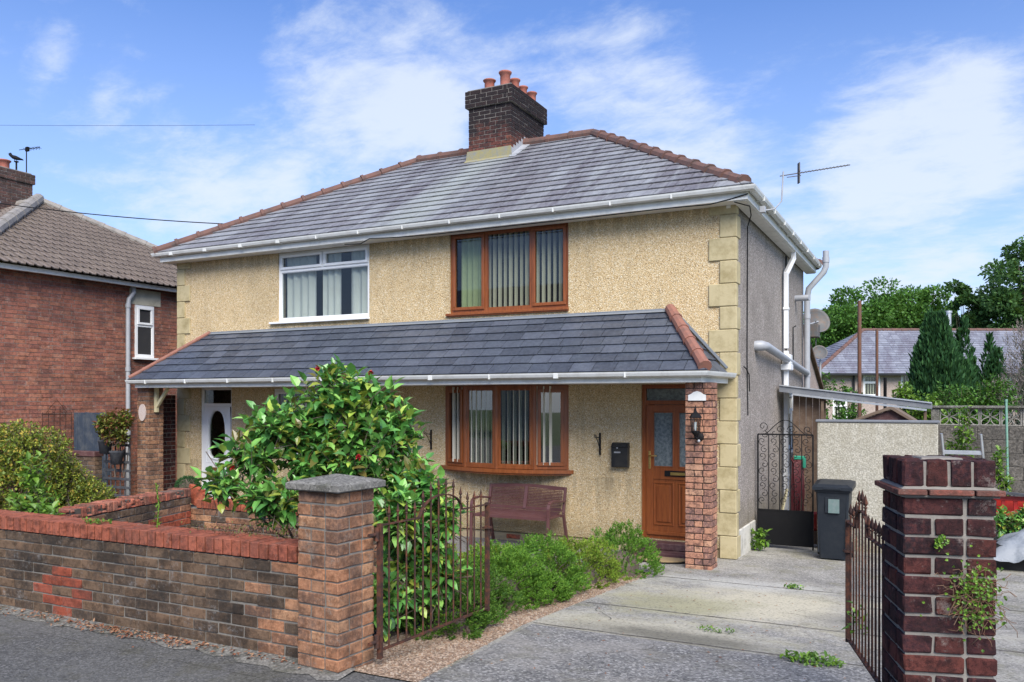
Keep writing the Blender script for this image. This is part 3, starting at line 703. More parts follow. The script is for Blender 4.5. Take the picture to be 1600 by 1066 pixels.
# ------------------------------------------------------------------ the pair of houses
H=thing('semi_detached_house','pebbledashed pair of semi detached houses under a slate hipped roof and long porch roof','house',(-7.2,13.7,-.4))
X0,X1,Y0,Y1=-12.2,-2.25,10.64,16.8; ZW=4.12
def panel(b,f,u0,u1,v0,v1,ops,dep):
    us=sorted(set([u0,u1]+[o[i] for o in ops for i in (0,1)])); vs=sorted(set([v0,v1]+[min(max(o[i],v0),v1) for o in ops for i in (2,3)]))
    for a,c in zip(us,us[1:]):
        for d,e in zip(vs,vs[1:]):
            m=((a+c)/2,(d+e)/2)
            if any(o[0]<m[0]<o[1] and o[2]<m[1]<o[3] for o in ops): continue
            b.add([f(a,d,0),f(c,d,0),f(c,e,0),f(a,e,0)],[(0,1,2,3)])
    for o in ops:
        a,c,d,e=o[:4]; d=max(d,v0)
        b.add([f(a,d,0),f(a,e,0),f(a,e,dep),f(a,d,dep)],[(0,1,2,3)]); b.add([f(c,d,0),f(c,d,dep),f(c,e,dep),f(c,e,0)],[(0,1,2,3)])
        b.add([f(a,e,0),f(c,e,0),f(c,e,dep),f(a,e,dep)],[(0,1,2,3)]); b.add([f(a,d,0),f(a,d,dep),f(c,d,dep),f(c,d,0)],[(0,1,2,3)])
UB=(-6.47,-4.54,2.90,4.10); UW=(-9.85,-7.95,2.92,4.08); LB=(-6.50,-4.57,.62,1.815); DR=(-3.49,-2.56,-.235,1.815); DL=(-11.67,-10.90,-.24,1.84); LW=(-9.95,-7.95,.70,1.80)
b=MB(); panel(b,lambda u,v,d:(u,Y0+d,v),X0,X1,-.29,ZW,[UB,UW,LB,DR,DL,LW],.20)
b.add([(X0,Y0,-.29),(X1,Y0,-.29),(X1,Y0+.03,-.30),(X0,Y0+.03,-.30)],[(3,2,1,0)])
b.build('front_wall',M['dash'],H)
b=MB(); b.box(X0+.25,X1-.25,Y0+.25,Y1-.05,4.125,4.14); b.box(X0+.25,X1-.25,Y0+.25,Y1-.05,2.2,2.3); b.box(X0+.25,X1-.25,Y0+2.4,Y0+2.45,-.5,4.12)
b.build('light_block_floors',M['dark'],H)  # near-black ceiling, floor and partition added to stop sky light leaking through the shell
b=MB(); SW=(15.02,15.72,.74,1.75)
panel(b,lambda u,v,d:(X1-d,u,v),Y0,Y1,-.7,ZW,[SW],.18)
panel(b,lambda u,v,d:(X0+d,u,v),Y0,Y1,-.7,ZW,[],.18)
panel(b,lambda u,v,d:(u,Y1-d,v),X0,X1,-.7,ZW,[],.18)
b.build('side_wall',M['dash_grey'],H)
b=MB(); b.box(X0+.02,DL[0],Y0+.028,Y0+.2,-.7,-.305); b.box(DL[1],DR[0],Y0+.028,Y0+.2,-.7,-.305); b.box(DR[1],X1-.02,Y0+.028,Y0+.2,-.7,-.305)
b.build('plinth',M['plinth'],H)
for x in (-6.98,-5.52):
    b=MB(); b.box(x,x+.21,Y0+.018,Y0+.03,-.39,-.33,.002); b.build('air_brick',M['bk_red'],H)
b=MB(); b.box(X1-.1,X1+.025,Y0+.12,Y0+1.22,-.7,-.07,.006); b.build('white_plinth',M['plinth_white'],H)
# quoins
b=MB(); r_=rng(2); z=-.415; k=0
while z<ZW-.02:
    h=min(.292,ZW-z); w=.33 if k%2 else .19; s_=.10 if k%2 else .22
    q=r_.uniform(-.004,.004)
    b.box(X1-w,X1+.024+q,Y0-.024+q,Y0+s_,z+.003,z+h-.003,.008); z+=h; k+=1
b.build('quoin',M['quoin'],H)
b=MB(); z=-.415; k=0
while z<ZW-.02:
    h=min(.292,ZW-z); w=.30 if k%2 else .17
    q=r_.uniform(-.004,.004)
    b.box(X0-.024-q,X0+w,Y0-.024+q,Y0+(.1 if k%2 else .2),z+.003,z+h-.003,.008); z+=h; k+=1
b.build('quoin',M['quoin'],H)

def slates(b,O,U,V,Nn,lf,rf,Hh,sw,ga,th,seed,jit=.006,roll=0,wj=0.,gap=.008):
    r=rng(seed); O,U,V,Nn=map(Vector,(O,U,V,Nn)); n=math.ceil(Hh/ga)
    for k in range(n):
        v0=k*ga-(.02 if k==0 else 0); v1=min((k+1)*ga+.025,Hh)
        l0,l1,r0,r1=lf(v0),lf(v1),rf(v0),rf(v1)
        x=min(l0,l1)-(sw*.5 if k%2 else 0)-sw
        while x<max(r0,r1):
            w=sw*(1+r.uniform(-wj,wj)); g=gap; a,e=x+g/2,x+w-g/2; x+=w
            p=[max(a,l0),min(e,r0),min(e,r1),max(a,l1)]
            if p[1]<=p[0] and p[2]<=p[3]: continue
            if p[1]<p[0]: p[0]=p[1]=(l0 if e<l0 else r0)
            if p[2]<p[3]: p[2]=p[3]=(l1 if e<l1 else r1)
            dv=r.uniform(-jit,jit); up=th*2.1+r.uniform(0,.003); lo=th*.35
            if roll:
                q=[(p[0],v0,up+roll),(p[0]+(p[1]-p[0])*.55,v0,up),(p[1],v0,up+.002),(p[3],v1,lo+roll),(p[3]+(p[2]-p[3])*.55,v1,lo),(p[2],v1,lo+.002)]
                vs=[O+U*a_+V*(b_+0)+Nn*c_ for a_,b_,c_ in q]+[O+U*a_+V*b_+Nn*(c_-.02) for a_,b_,c_ in q[:3]]
                b.add(vs,[(0,1,4,3),(1,2,5,4),(6,7,1,0),(7,8,2,1)]); b.add([vs[0],vs[3],O+U*p[3]+V*v1,O+U*p[0]+V*v0],[(0,1,2,3)])
            else:
                q=[(p[0],v0+dv,up),(p[1],v0+dv,up),(p[2],v1,lo),(p[3],v1,lo)]
                vs=[O+U*a_+V*b_+Nn*c_ for a_,b_,c_ in q]+[O+U*a_+V*b_+Nn*(c_-th) for a_,b_,c_ in q]
                b.add(vs,[(0,1,2,3),(4,5,1,0),(5,6,2,1),(7,4,0,3)])
def hiproof(parent,x0,x1,y0,y1,ze,zr,axis,mat,sw,ga,th,seed,roll=0,under=None,wj=0,name='roof'):
    """hipped roof; ridge along 'x'; slates on all four slopes"""
    run=(y1-y0)/2; rise=zr-ze; SL=math.hypot(run,rise); ym=(y0+y1)/2
    b=MB()
    cs,sn=run/SL,rise/SL
    W=x1-x0; hr=min(run,W/2)
    ra,rb=x0+hr,x1-hr
    F=[((x0,y0,ze),(1,0,0),(0,cs,sn),(0,-sn,cs),lambda v:v/SL*hr,lambda v:W-v/SL*hr,SL),
       ((x1,y1,ze),(-1,0,0),(0,-cs,sn),(0,sn,cs),lambda v:v/SL*hr,lambda v:W-v/SL*hr,SL)]
    D=y1-y0; SL2=math.hypot(hr,rise); c2_,s2=hr/SL2,rise/SL2
    F+=[((x1,y0,ze),(0,1,0),(-c2_,0,s2),(s2,0,c2_),lambda v:v/SL2*run,lambda v:D-v/SL2*run,SL2),
        ((x0,y1,ze),(0,-1,0),(c2_,0,s2),(-s2,0,c2_),lambda v:v/SL2*run,lambda v:D-v/SL2*run,SL2)]
    for i,(O,U,V,Nn,lf,rf,h) in enumerate(F): slates(b,O,U,V,Nn,lf,rf,h,sw,ga,th,seed+i,roll=roll,wj=wj)
    b.cur=1; e=.004
    b.add([(x0,y0,ze-e),(x1,y0,ze-e),(x1,y1,ze-e),(x0,y1,ze-e),(ra,ym,zr-e),(rb,ym,zr-e)],[(0,1,5,4),(1,2,5),(2,3,4,5),(3,0,4)])
    return b.build(name,[mat,under or M['dark']],parent),(ra,rb,ym)
def ridgeline(b,p0,p1,n,r,dip=.04,col=1.18,taper=1.0):
    p0=Vector(p0); p1=Vector(p1); d=(p1-p0)/n
    for i in range(n):
        a=p0+d*i-Vector((0,0,dip)); e=a+d*1.03
        k=r
        b.tube([a,a+d*.13,a+d*.15,e],[k*col,k*col,k,k*.93],10,smooth=False)
EX0,EX1,EY0,EY1=-12.40,-1.99,10.31,17.05
roof,(ra,rb,ym)=hiproof(H,EX0,EX1,EY0,EY1,4.235,6.29,'x',M['slate'],.36,.252,.012,40,wj=.10,under=M['stonegrey'])
for nm_,p_,q_,n_,r0_,c_,d_ in (('hip_tiles',(EX1-.10,EY0+.10,4.30),(rb,ym,6.33),12,.088,1.22,.02),('hip_tiles',(EX0-.02,EY0-.02,4.27),(ra,ym,6.33),13,.08,1.25,.02),
        ('hip_tiles',(EX1,EY1,4.27),(rb,ym,6.33),12,.09,1.18,.04),('hip_tiles',(EX0,EY1,4.27),(ra,ym,6.33),12,.09,1.18,.04),
        ('ridge_tiles',(ra,ym,6.33),(-7.6,ym,6.33),3,.09,1.18,.02),('ridge_tiles',(-6.70,ym,6.33),(rb,ym,6.33),3,.09,1.18,.02)):
    b=MB(); ridgeline(b,p_,q_,n_,r0_,col=c_,dip=d_); b.build(nm_,M['ridge'],roof)
def sweep(b,path,prof,z):
    n=len(path); m=len(prof); rings=[]
    for i,(x,y) in enumerate(path):
        def nrm(a,c):
            d=Vector((c[0]-a[0],c[1]-a[1])).normalized(); return Vector((d.y,-d.x))
        if i==0: N1=nrm(path[0],path[1]); off=N1
        elif i==n-1: off=nrm(path[-2],path[-1])
        else:
            a=nrm(path[i-1],path[i]); c=nrm(path[i],path[i+1]); off=(a+c)/(1+a.dot(c))
        rings.append([(x+off.x*o,y+off.y*o,z+zz) for o,zz in prof])
    vs=[p for r in rings for p in r]; fs=[]
    for i in range(n-1):
        for k in range(m):
            k2=(k+1)%m; fs.append((i*m+k,(i+1)*m+k,(i+1)*m+k2,i*m+k2))
    fs.append(tuple(range(m))); fs.append(tuple(range((n-1)*m,n*m))[::-1])
    b.add(vs,fs)
GUT=[(.004,0),(.004,-.02),(.016,-.052),(.055,-.068),(.094,-.052),(.108,-.02),(.112,0),(.102,0),(.098,-.018),(.086,-.044),(.055,-.058),(.024,-.044),(.012,-.018),(.010,0)]
path=[(-12.35,16.99),(-12.35,10.36),(-2.04,10.36),(-2.04,16.99)]
b=MB(); sweep(b,path,GUT,4.222)
r_=rng(5)
x=-12.0
while x<-2.2: # brackets and unions
    b.box(x,x+(.022 if int(x*7)%3 else .07),10.250,10.36,4.154,4.210,.003); x+=.82
y=10.9
while y<16.9: b.box(-2.04,-1.928,y,y+(.022 if int(y*7)%3 else .07),4.152,4.217,.003); y+=.82
b.build('gutter',M['gutterw'],H)
b=MB(); sweep(b,path,[(0,0),(0,.155),(-.02,.155),(-.02,0)],4.072)
b.build('fascia',M['soffit'],H)
b=MB(); b.box(-12.33,-2.06,10.385,10.638,4.078,4.09); b.box(X1+.026,-2.06,10.385,16.99,4.062,4.074); b.box(-12.33,X0-.026,10.64,16.99,4.062,4.074)
b.box(X1-.1,-2.3,10.60,10.637,4.04,4.077)
b.build('soffit',M['soffit'],H)
# chimney
b=MB(); brickblock(b,-7.58,-6.71,13.13,14.52,5.75,6.92,51,ch=.003)
brickblock(b,-7.63,-6.66,13.08,14.57,6.922,7.225,52,ch=.003)
ch=b.build('chimney',[M['bk_chim'],M['mort_pale']],roof)
b=MB(); b.box(-7.60,-6.69,13.11,14.54,7.226,7.25,.01); b.add([(-7.55,13.16,7.25),(-6.74,13.16,7.25),(-6.74,14.49,7.25),(-7.55,14.49,7.25),(-7.3,13.4,7.30),(-7.0,13.4,7.30),(-7.0,14.25,7.30),(-7.3,14.25,7.30)],[(0,1,5,4),(1,2,6,5),(2,3,7,6),(3,0,4,7),(4,5,6,7)])
b.build('flaunching',M['mort'],ch)
def potmesh(h,r):
    b=MB(); b.lathe([(r*.92,0),(r*.86,.03),(r*.88,h*.78),(r*.95,h*.80),(r*1.0,h*.86),(r*1.12,h*.9),(r*1.15,h*.97),(r*1.05,h),(r*.85,h),(r*.8,h*.75),(.001,h*.74)],(0,0,0),16); return b
for x,y,h,r in ((-6.93,13.33,.30,.105),(-7.27,13.36,.22,.105),(-6.90,13.66,.27,.09),(-6.89,13.98,.24,.085),(-6.87,14.32,.24,.09),(-7.16,13.5,.12,.05),(-7.25,14.1,.2,.09)):
    p=potmesh(h,r); p.v=[(a+x,c+y,d+7.255) for a,c,d in p.v]; p.build('chimney_pot',M['pot'],ch)
b=MB(); sl=.61; zr=lambda y:4.235+(y-EY0)*sl
b.add([(-7.63,13.03,zr(13.03)+.02),(-6.67,13.03,zr(13.03)+.02),(-6.68,13.10,zr(13.1)+.035),(-7.62,13.10,zr(13.1)+.035),(-7.60,13.112,zr(13.1)+.20),(-6.70,13.112,zr(13.1)+.20)],[(0,1,2,3),(3,2,5,4)])
b.build('cement_fillet',M['lichen'],ch)
b=MB()
for i in range(6):
    y=13.12+i*.105; zb=zr(y)
    if y+.1<ym+.1: b.box(-6.712,-6.700,y,y+.10,zb-.02,zb+.17,.002)
b.add([(-6.70,13.0,zr(13.0)+.03),(-6.56,13.0,zr(13.0)+.025),(-6.56,ym,zr(ym)+.025),(-6.70,ym,zr(ym)+.05)],[(0,1,2,3)])
b.build('lead_flashing',M['greypipe'],ch)

# porch roof
PX0,PX1=-12.12,-2.36; 
pr=MB(); ny=(1.08,.82); SLp=math.hypot(*ny); cs,sn=ny[0]/SLp,ny[1]/SLp; ZE=1.955; YE=9.54
slates(pr,(PX0,YE,ZE),(1,0,0),(0,cs,sn),(0,-sn,cs),lambda v:v/SLp*.74,lambda v:(PX1-PX0)-v/SLp*.74,SLp,.29,.193,.010,61,wj=.05)
S2=math.hypot(.74,.82); 
slates(pr,(PX1,YE,ZE),(0,1,0),(-.74/S2,0,.82/S2),(.82/S2,0,.74/S2),lambda v:v/S2*1.08,lambda v:1.08,S2,.29,.193,.010,62)
slates(pr,(PX0,YE+1.08,ZE),(0,-1,0),(.74/S2,0,.82/S2),(-.82/S2,0,.74/S2),lambda v:0,lambda v:1.08-v/S2*1.08,S2,.29,.193,.010,63)
pr.cur=1; e=.004
pr.add([(PX0,YE,ZE-e),(PX1,YE,ZE-e),(PX1,YE+1.08,ZE-e),(PX0,YE+1.08,ZE-e),(PX0+.74,YE+1.08,ZE+.82-e),(PX1-.74,YE+1.08,ZE+.82-e)],[(0,1,5,4),(1,2,5),(3,0,4)])
porch=pr.build('porch_roof',[M['slate_new'],M['dark']],H)
b=MB(); ridgeline(b,(PX1+.0,YE+.0,ZE+.05),(PX1-.72,YE+1.06,ZE+.86),5,.075,col=1.12,dip=.015); b.build('hip_tiles',M['ridge_porch'],porch); b=MB(); ridgeline(b,(PX0,YE,ZE+.03),(PX0+.74,YE+1.06,ZE+.84),6,.035,col=1.1,dip=.0)
b.build('hip_tiles',M['ridge_porch'],porch)
b=MB(); b.box(PX0+.66,PX1-.66,Y0-.03,Y0-.003,ZE+.82,ZE+.855,.004)
b.add([(PX0+.70,Y0-.03,ZE+.838),(PX1-.72,Y0-.03,ZE+.838),(PX1-.70,Y0-.085,ZE+.805),(PX0+.66,Y0-.085,ZE+.805)],[(3,2,1,0)])
b.beam((PX1-.70,Y0-.02,ZE+.86),(PX1+.02,Y0-.02,ZE+.06),.03,.05,up=(0,1,0))
b.build('lead_flashing',M['lead'],porch)
b=MB()
path=[(-12.06,10.62),(-12.06,9.605),(-2.42,9.605),(-2.33,10.61)]
sweep(b,path,GUT,1.945)
x=-11.7
while x<-2.5: b.box(x,x+(.02 if int(x*5)%3 else .06),9.491,9.60,1.875,1.940,.003); x+=.93
b.build('gutter',M['gutterw'],porch)
b=MB(); sweep(b,path,[(0,0),(0,.14),(-.02,.14),(-.02,0)],1.815); b.build('fascia',M['soffit'],porch)
b=MB(); b.box(-12.03,-2.45,9.63,Y0-.002,1.822,1.834); b.build('soffit',M['soffit'],porch)
b=MB(); brickblock(b,-2.64,-2.33,9.72,10.03,-.42,1.818,71,inset=.009,ch=.004,hd=.1); b.build('porch_pillar',[M['bk_porch'],M['mort_shadow']],H)
b=MB(); brickblock(b,-12.15,-11.86,9.72,10.02,-.42,1.818,72,inset=.009,ch=.004,hd=.1); b.build('porch_pillar',[M['bk_brown'],M['mort']],H)
b=MB(); brickblock(b,-12.45,-12.23,10.3,10.6,-.42,1.7,73,ch=.003); b.build('brick_pier',[M['bk_gate'],M['mort']],H)
b=MB(); b.box(-11.858,-11.80,9.82,9.88,1.40,1.815,.004); b.beam((-11.83,9.85,1.48),(-11.55,9.85,1.81),.05,.05,c=.004); b.build('timber_bracket',M['timber'],H)
b=MB(); b.box(-3.60,-2.50,10.22,10.638,-.45,-.335,.01); b.box(-3.55,-2.50,10.42,10.638,-.334,-.245,.01); b.build('door_step',M['step'],H)

# windows and doors
def rect(b,x0,x1,z0,z1,y,w,d,c=.004):
    b.box(x0,x1,y,y+d,z0,z0+w,c); b.box(x0,x1,y,y+d,z1-w,z1,c); b.box(x0,x0+w,y,y+d,z0+w-.001,z1-w+.001,c); b.box(x1-w,x1,y,y+d,z0+w-.001,z1-w+.001,c)
def window(x0,x1,z0,z1,y,lights,fm,w=.05,d=.07,name='window',M_=None,sashw=.045,parent=None):
    b=MB(); b.M=M_; rect(b,x0,x1,z0,z1,y,w,d)
    xs=sorted(set(l[0] for l in lights)|set(l[1] for l in lights)); g=MB(); g.M=M_
    for (a,c,e,f,op) in lights:
        h=w/2
        A=x0+w if abs(a-x0)<1e-6 else a+h; C=x1-w if abs(c-x1)<1e-6 else c-h
        Ez=z0+w if abs(e-z0)<1e-6 else e+h; Fz=z1-w if abs(f-z1)<1e-6 else f-h
        if abs(c-x1)>1e-6: b.box(c-h,c+h,y+.003,y+d-.003,(e+w if abs(e-z0)<1e-6 else e-h)-.002,(f-w if abs(f-z1)<1e-6 else f-h)+.002)
        if abs(f-z1)>1e-6: b.box((a+w if abs(a-x0)<1e-6 else a+h)-.001,(c-w if abs(c-x1)<1e-6 else c-h)+.001,y+.001,y+d-.005,f-h,f+h)
        if op:
            rect(b,A-.012,C+.012,Ez-.012,Fz+.012,y-.022,sashw,.045,.005); m=sashw-.014
        else: m=0.0; rect(b,A,C,Ez,Fz,y+.012,.012,.02,.003); m=.010
        g.box(A+m,C-m,y+.018,y+.022,Ez+m,Fz-m)
    o=b.build(name,fm,parent or H); g.build('pane',M['glass'],o); return o
# upper window of the right-hand house
uw=window(*UB,Y0+.03,[(-6.47,-5.874,2.90,4.10,True),(-5.874,-5.124,2.90,4.10,False),(-5.124,-4.54,2.90,4.10,True)],M['brownframe'],w=.055)
b=MB(); b.box(UB[0]-.05,UB[1]+.01,Y0-.045,Y0+.08,2.862,2.898,.004); b.box(UB[0]-.03,UB[1]+.005,Y0-.03,Y0+.08,2.845,2.861,.003); b.build('window_sill',M['brownframe'],uw)
b=MB(); r_=rng(9); x=-5.86
while x<-4.60:
    an=R(r_.uniform(77,87)); c=math.cos(an)*.075; s_=math.sin(an)*.044
    b.add([(x-c/2,Y0+.13-s_,2.96),(x+c/2,Y0+.13+s_,2.96),(x+c/2,Y0+.13+s_,4.06),(x-c/2,Y0+.13-s_,4.06),(x-c/2+.002,Y0+.132-s_,2.96),(x+c/2+.002,Y0+.132+s_,2.96),(x+c/2+.002,Y0+.132+s_,4.06),(x-c/2+.002,Y0+.132-s_,4.06)],[(0,1,2,3),(5,4,7,6),(0,4,5,1),(3,2,6,7)])
    x+=.088
b.build('vertical_blind',M['blind_or_backing'],uw)
def drape(b,x0,x1,y,z0,z1,amp=.02,per=.09,seed=1,n=None):
    r=rng(seed); n=n or int((x1-x0)/.012); vs=[]; fs=[]; ph=r.uniform(0,6)
    for i in range(n+1):
        x=x0+(x1-x0)*i/n; ph+=2*PI*(x1-x0)/n/per*r.uniform(.5,1.5); yy=y+amp*math.sin(ph)
        vs+=[(x,yy,z0),(x,yy*1+0,z1)]
    for i in range(n): fs.append((2*i,2*i+2,2*i+3,2*i+1))
    b.sm=True; b.add(vs,fs); b.sm=False
b=MB(); drape(b,-6.36,-5.95,Y0+.135,2.94,4.07,.025,.10,3); b.build('curtain',M['curtain_green'],uw)
# upper window of the left-hand house
ww=window(*UW,Y0+.03,[(-9.85,-7.95,2.92,3.775,False),(-9.85,-8.90,3.775,4.08,True),(-8.90,-7.95,3.775,4.08,True)],M['upvc'],w=.055)
b=MB(); b.box(UW[0]-.14,UW[1]+.01,Y0-.06,Y0+.08,2.885,2.918,.004); b.build('window_sill',M['upvc'],ww)
b=MB(); drape(b,-9.74,-9.12,Y0+.135,2.95,4.05,.022,.16,5); drape(b,-8.98,-8.60,Y0+.135,2.95,4.05,.02,.14,6); drape(b,-8.42,-8.0,Y0+.135,2.95,4.05,.022,.16,7); b.build('curtain',M['curtain'],ww)
lw=window(*LW,Y0+.03,[(-9.95,-9.3,.70,1.80,True),(-9.3,-8.6,.70,1.80,False),(-8.6,-7.95,.70,1.80,True)],M['upvc'],w=.055)
b=MB(); b.box(LW[0]-.05,LW[1]+.05,Y0-.06,Y0+.08,.665,.699,.004); b.build('window_sill',M['upvc'],lw)
sw_=MB(); 
Ms=Matrix(((0,-1,0,X1),(1,0,0,0),(0,0,1,0),(0,0,0,1)))
so=window(15.02,15.72,.74,1.75,.05,[(15.02,15.72,.74,1.40,False),(15.02,15.72,1.40,1.75,True)],M['upvc'],M_=Ms)
b=MB(); b.box(X1-.05,X1+.05,14.98,15.76,.70,.738,.004); b.build('window_sill',M['upvc'],so)
b=MB(); b.box(X1-.3,X1-.29,15.05,15.7,.78,1.7); b.build('curtain',M['curtain'],so)
# bow window: five facets of glass on a curved sill
def bow():
    vx=[(-6.53,10.64),(-6.10,10.455),(-5.545,10.375),(-4.985,10.455),(-4.55,10.64)]
    root=None; z0,z1=.635,1.812; rr=MB(); gg=MB(); r=rng(14)
    for i in range(4):
        (ax,ay),(bx,by)=vx[i],vx[i+1]; L=math.hypot(bx-ax,by-ay); an=math.atan2(by-ay,bx-ax)
        Mi=Matrix.Translation((ax,ay,0))@Matrix.Rotation(an,4,'Z'); rr.M=Mi; gg.M=Mi
        rect(rr,.004,L-.004,z0,z1,0,.055,.065,.004)
        op=i in (0,3); m=.05
        if op: rect(rr,m,L-m,z0+m,z1-m,-.02,.05,.045,.005); q=m+.048
        else: q=.062; rect(rr,.05,L-.05,z0+.05,z1-.05,.008,.02,.02,.003)
        gg.box(q,L-q,.016,.020,z0+q,z1-q)
    rr.M=None
    for i in range(5): 
        x,y=vx[i]; rr.tube([(x,y+.03 if i in(0,4) else y+.028,z0),(x,y+.03 if i in (0,4) else y+.028,z1)],.036,8,smooth=False)
    o=rr.build('bow_window',M['brownframe'],H); gg.build('pane',M['glass_bow'],o)
    b=MB(); poly=[(-6.62,10.638),(-6.60,10.60)]
    for k in range(13):
        t=k/12; x=-6.60+t*2.12; poly.append((x,10.60-.315*math.sin(PI*t)**.8))
    poly+=[(-4.46,10.638)]
    b.prism(poly,.585,.632,lambda u,v,w:(u,v,w))
    pl2=[(x+ (-5.54-x)*.03,y+.02) for x,y in poly]; b.prism(pl2,.560,.584,lambda u,v,w:(u,v,w)); b.build('window_sill',M['brownframe'],o)
    b=MB(); b.prism([(x,y+(.05 if 0<i<4 else 0)) for i,(x,y) in enumerate(vx)],.40+.16,.562,lambda u,v,w:(u,v,w))
    b=MB(); x=-6.33
    while x<-4.68:
        yy=10.58-.13*math.sin(PI*(x+6.53)/1.98); an=R(r.uniform(82,88)); c=math.cos(an)*.08; s_=math.sin(an)*.044
        b.add([(x-c/2,yy-s_,.70),(x+c/2,yy+s_,.70),(x+c/2,yy+s_,1.80),(x-c/2,yy-s_,1.80),(x-c/2+.002,yy-s_+.002,.70),(x+c/2+.002,yy+s_+.002,.70),(x+c/2+.002,yy+s_+.002,1.80),(x-c/2+.002,yy-s_+.002,1.80)],[(0,1,2,3),(5,4,7,6),(0,4,5,1),(3,2,6,7)]); x+=.087
    b.build('vertical_blind',M['blind_or_backing'],o)
    # flat board roof hidden under the porch
    b=MB(); b.prism(vx,1.813,1.821,lambda u,v,w:(u,v,w)); b.build('window_head',M['brownframe'],o)
bow()
# right front door
def door_right():
    x0,x1,z0,z1=DR; y=Y0+.045
    b=MB(); rect(b,x0,x1,z0,z1,y,.055,.075); b.box(x0+.055,x1-.055,y+.002,y+.07,1.545,1.60); 
    fr=b.build('front_door',M['doorwood'],H)
    tag(fr,'oak coloured front door with two tall obscured panes and two lower panels')
    b=MB(); b.box(x0+.06,x1-.06,y+.03,y+.036,1.60,z1-.058); b.build('pane',M['glass_frost'],fr)
    b=MB(); a,c=x0+.06,x1-.06; yy=y-.008; d=.05
    b.box(a,a+.095,yy,yy+d,z0+.05,1.542,.004); b.box(c-.095,c,yy,yy+d,z0+.05,1.542,.004)
    m=(a+c)/2; b.box(m-.035,m+.035,yy+.001,yy+d,.72,1.45); b.box(a+.094,c-.094,yy+.0005,yy+d,1.45,1.5415); b.box(a+.094,c-.094,yy+.0005,yy+d,.56,.72)
    b.box(a+.094,c-.094,yy+.014,yy+d,z0+.05,.56)
    for p,q in ((a+.10,m-.03),(m+.03,c-.10)):
        rect(b,p,q,z0+.18,.52,yy+.003,.022,.015,.006); b.box(p+.045,q-.045,yy-.001,yy+.02,z0+.225,.475,.008)
        rect(b,p-.006 if p<m else p-.001,q+.001 if p<m else q+.006,.715,1.455,yy-.004,.016,.02,.004)
    b.box(a+.02,c-.02,yy-.018,yy,z0+.055,z0+.10,.004)
    leaf=b.build('door_leaf',M['doorwood'],fr)
    b=MB(); b.box(a+.105,m-.045,yy+.02,yy+.026,.725,1.445); b.box(m+.045,c-.105,yy+.02,yy+.026,.725,1.445); b.build('pane',M['glass_frost'],fr)
    b=MB(); b.box(a+.035,a+.065,yy-.01,yy-.0005,.69,.93,.003); b.tube([(a+.05,yy-.01,.87),(a+.05,yy-.045,.87),(a+.16,yy-.045,.868)],.009,8); b.build('handle',M['brass'],fr)
    b=MB(); b.box(m-.15,m+.16,yy-.012,yy,.60,.675,.003); b.cur=1; b.box(m-.07,m+.12,yy-.018,yy-.0125,.617,.655,.003); b.build('letterbox',[M['black'],M['brass']],fr)
    # hall behind the frosted glass
    b=MB(); b.box(x0+.02,x1-.02,y+.5,y+.52,z0,z1); b.build('hall_curtain',M['curtain'],fr)
door_right()
def door_left():
    x0,x1,z0,z1=DL; y=Y0+.04
    b=MB(); rect(b,x0,x1,z0,z1,y,.055,.07); b.box(x0+.055,x1-.055,y+.002,y+.068,1.49,1.55)
    fr=b.build('front_door',M['upvc'],H); tag(fr,'white front door with an oval leaded pane')
    b=MB(); b.box(x0+.06,x1-.06,y+.03,y+.036,1.55,z1-.058); b.build('pane',M['glass'],fr)
    a,c=x0+.058,x1-.058; cx=(a+c)/2; n=20; ow,oh,zc=.20,.42,1.0
    def sup(k,s=1): 
        t=2*PI*k/n; ct,st=math.cos(t),math.sin(t); return (cx+s*ow*math.copysign(abs(ct)**.8,ct), zc+s*(oh if st>0 else .42)*math.copysign(abs(st)**(.85 if st>0 else .35),st))
    b=MB(); yy=y-.004
    outer=[]; 
    for k in range(n):
        p=sup(k); dx,dz=p[0]-cx,p[1]-zc
        hx=(c-a)/2; zt,zb=1.488-zc,(z0+.05)-zc
        s=min(hx/abs(dx) if abs(dx)>1e-6 else 1e9,(zt/dz if dz>1e-6 else (zb/dz if dz<-1e-6 else 1e9)))
        outer.append((cx+dx*s,zc+dz*s))
    vs=[(u,yy,v) for u,v in outer]+[(*[sup(k)[0]],yy,sup(k)[1]) for k in range(n)]+[(sup(k)[0],yy+.04,sup(k)[1]) for k in range(n)]
    b.add(vs,[(k,(k+1)%n,n+(k+1)%n,n+k) for k in range(n)]+[(n+k,n+(k+1)%n,2*n+(k+1)%n,2*n+k) for k in range(n)])
    cor=[(a,1.488),(c,1.488),(c,z0+.05),(a,z0+.05)]
    for u,v in cor:   # the corner triangles between the radial quads
        ks=sorted(range(n),key=lambda k:(outer[k][0]-u)**2+(outer[k][1]-v)**2)[:2]
        if abs(ks[0]-ks[1]) in (1,n-1): b.add([(u,yy,v),(outer[ks[0]][0],yy,outer[ks[0]][1]),(outer[ks[1]][0],yy,outer[ks[1]][1])],[(0,1,2)])
    rect(b,a+.06,c-.06,.50,1.44,yy-.006,.012,.008,.003); b.box(a+.01,c-.01,yy+.02,yy+.03,z0+.05,.45)
    pts=[(sup(k,1.08)[0],yy-.006,sup(k,1.05)[1]) for k in range(n)]+[(sup(0,1.08)[0],yy-.006,sup(0,1.05)[1])]
    b.tube(pts,.013,6,cap=False)
    b.build('door_leaf',M['upvc'],fr)
    b=MB(); b.box(cx-ow-.01,cx+ow+.01,yy+.02,yy+.026,zc-.42,zc+.42); b.build('oval_pane',M['glass'],fr)
    b=MB(); b.box(cx-.11,cx+.11,yy-.014,yy-.001,.36,.42,.003); b.build('letterbox',M['brass'],fr)
door_left()

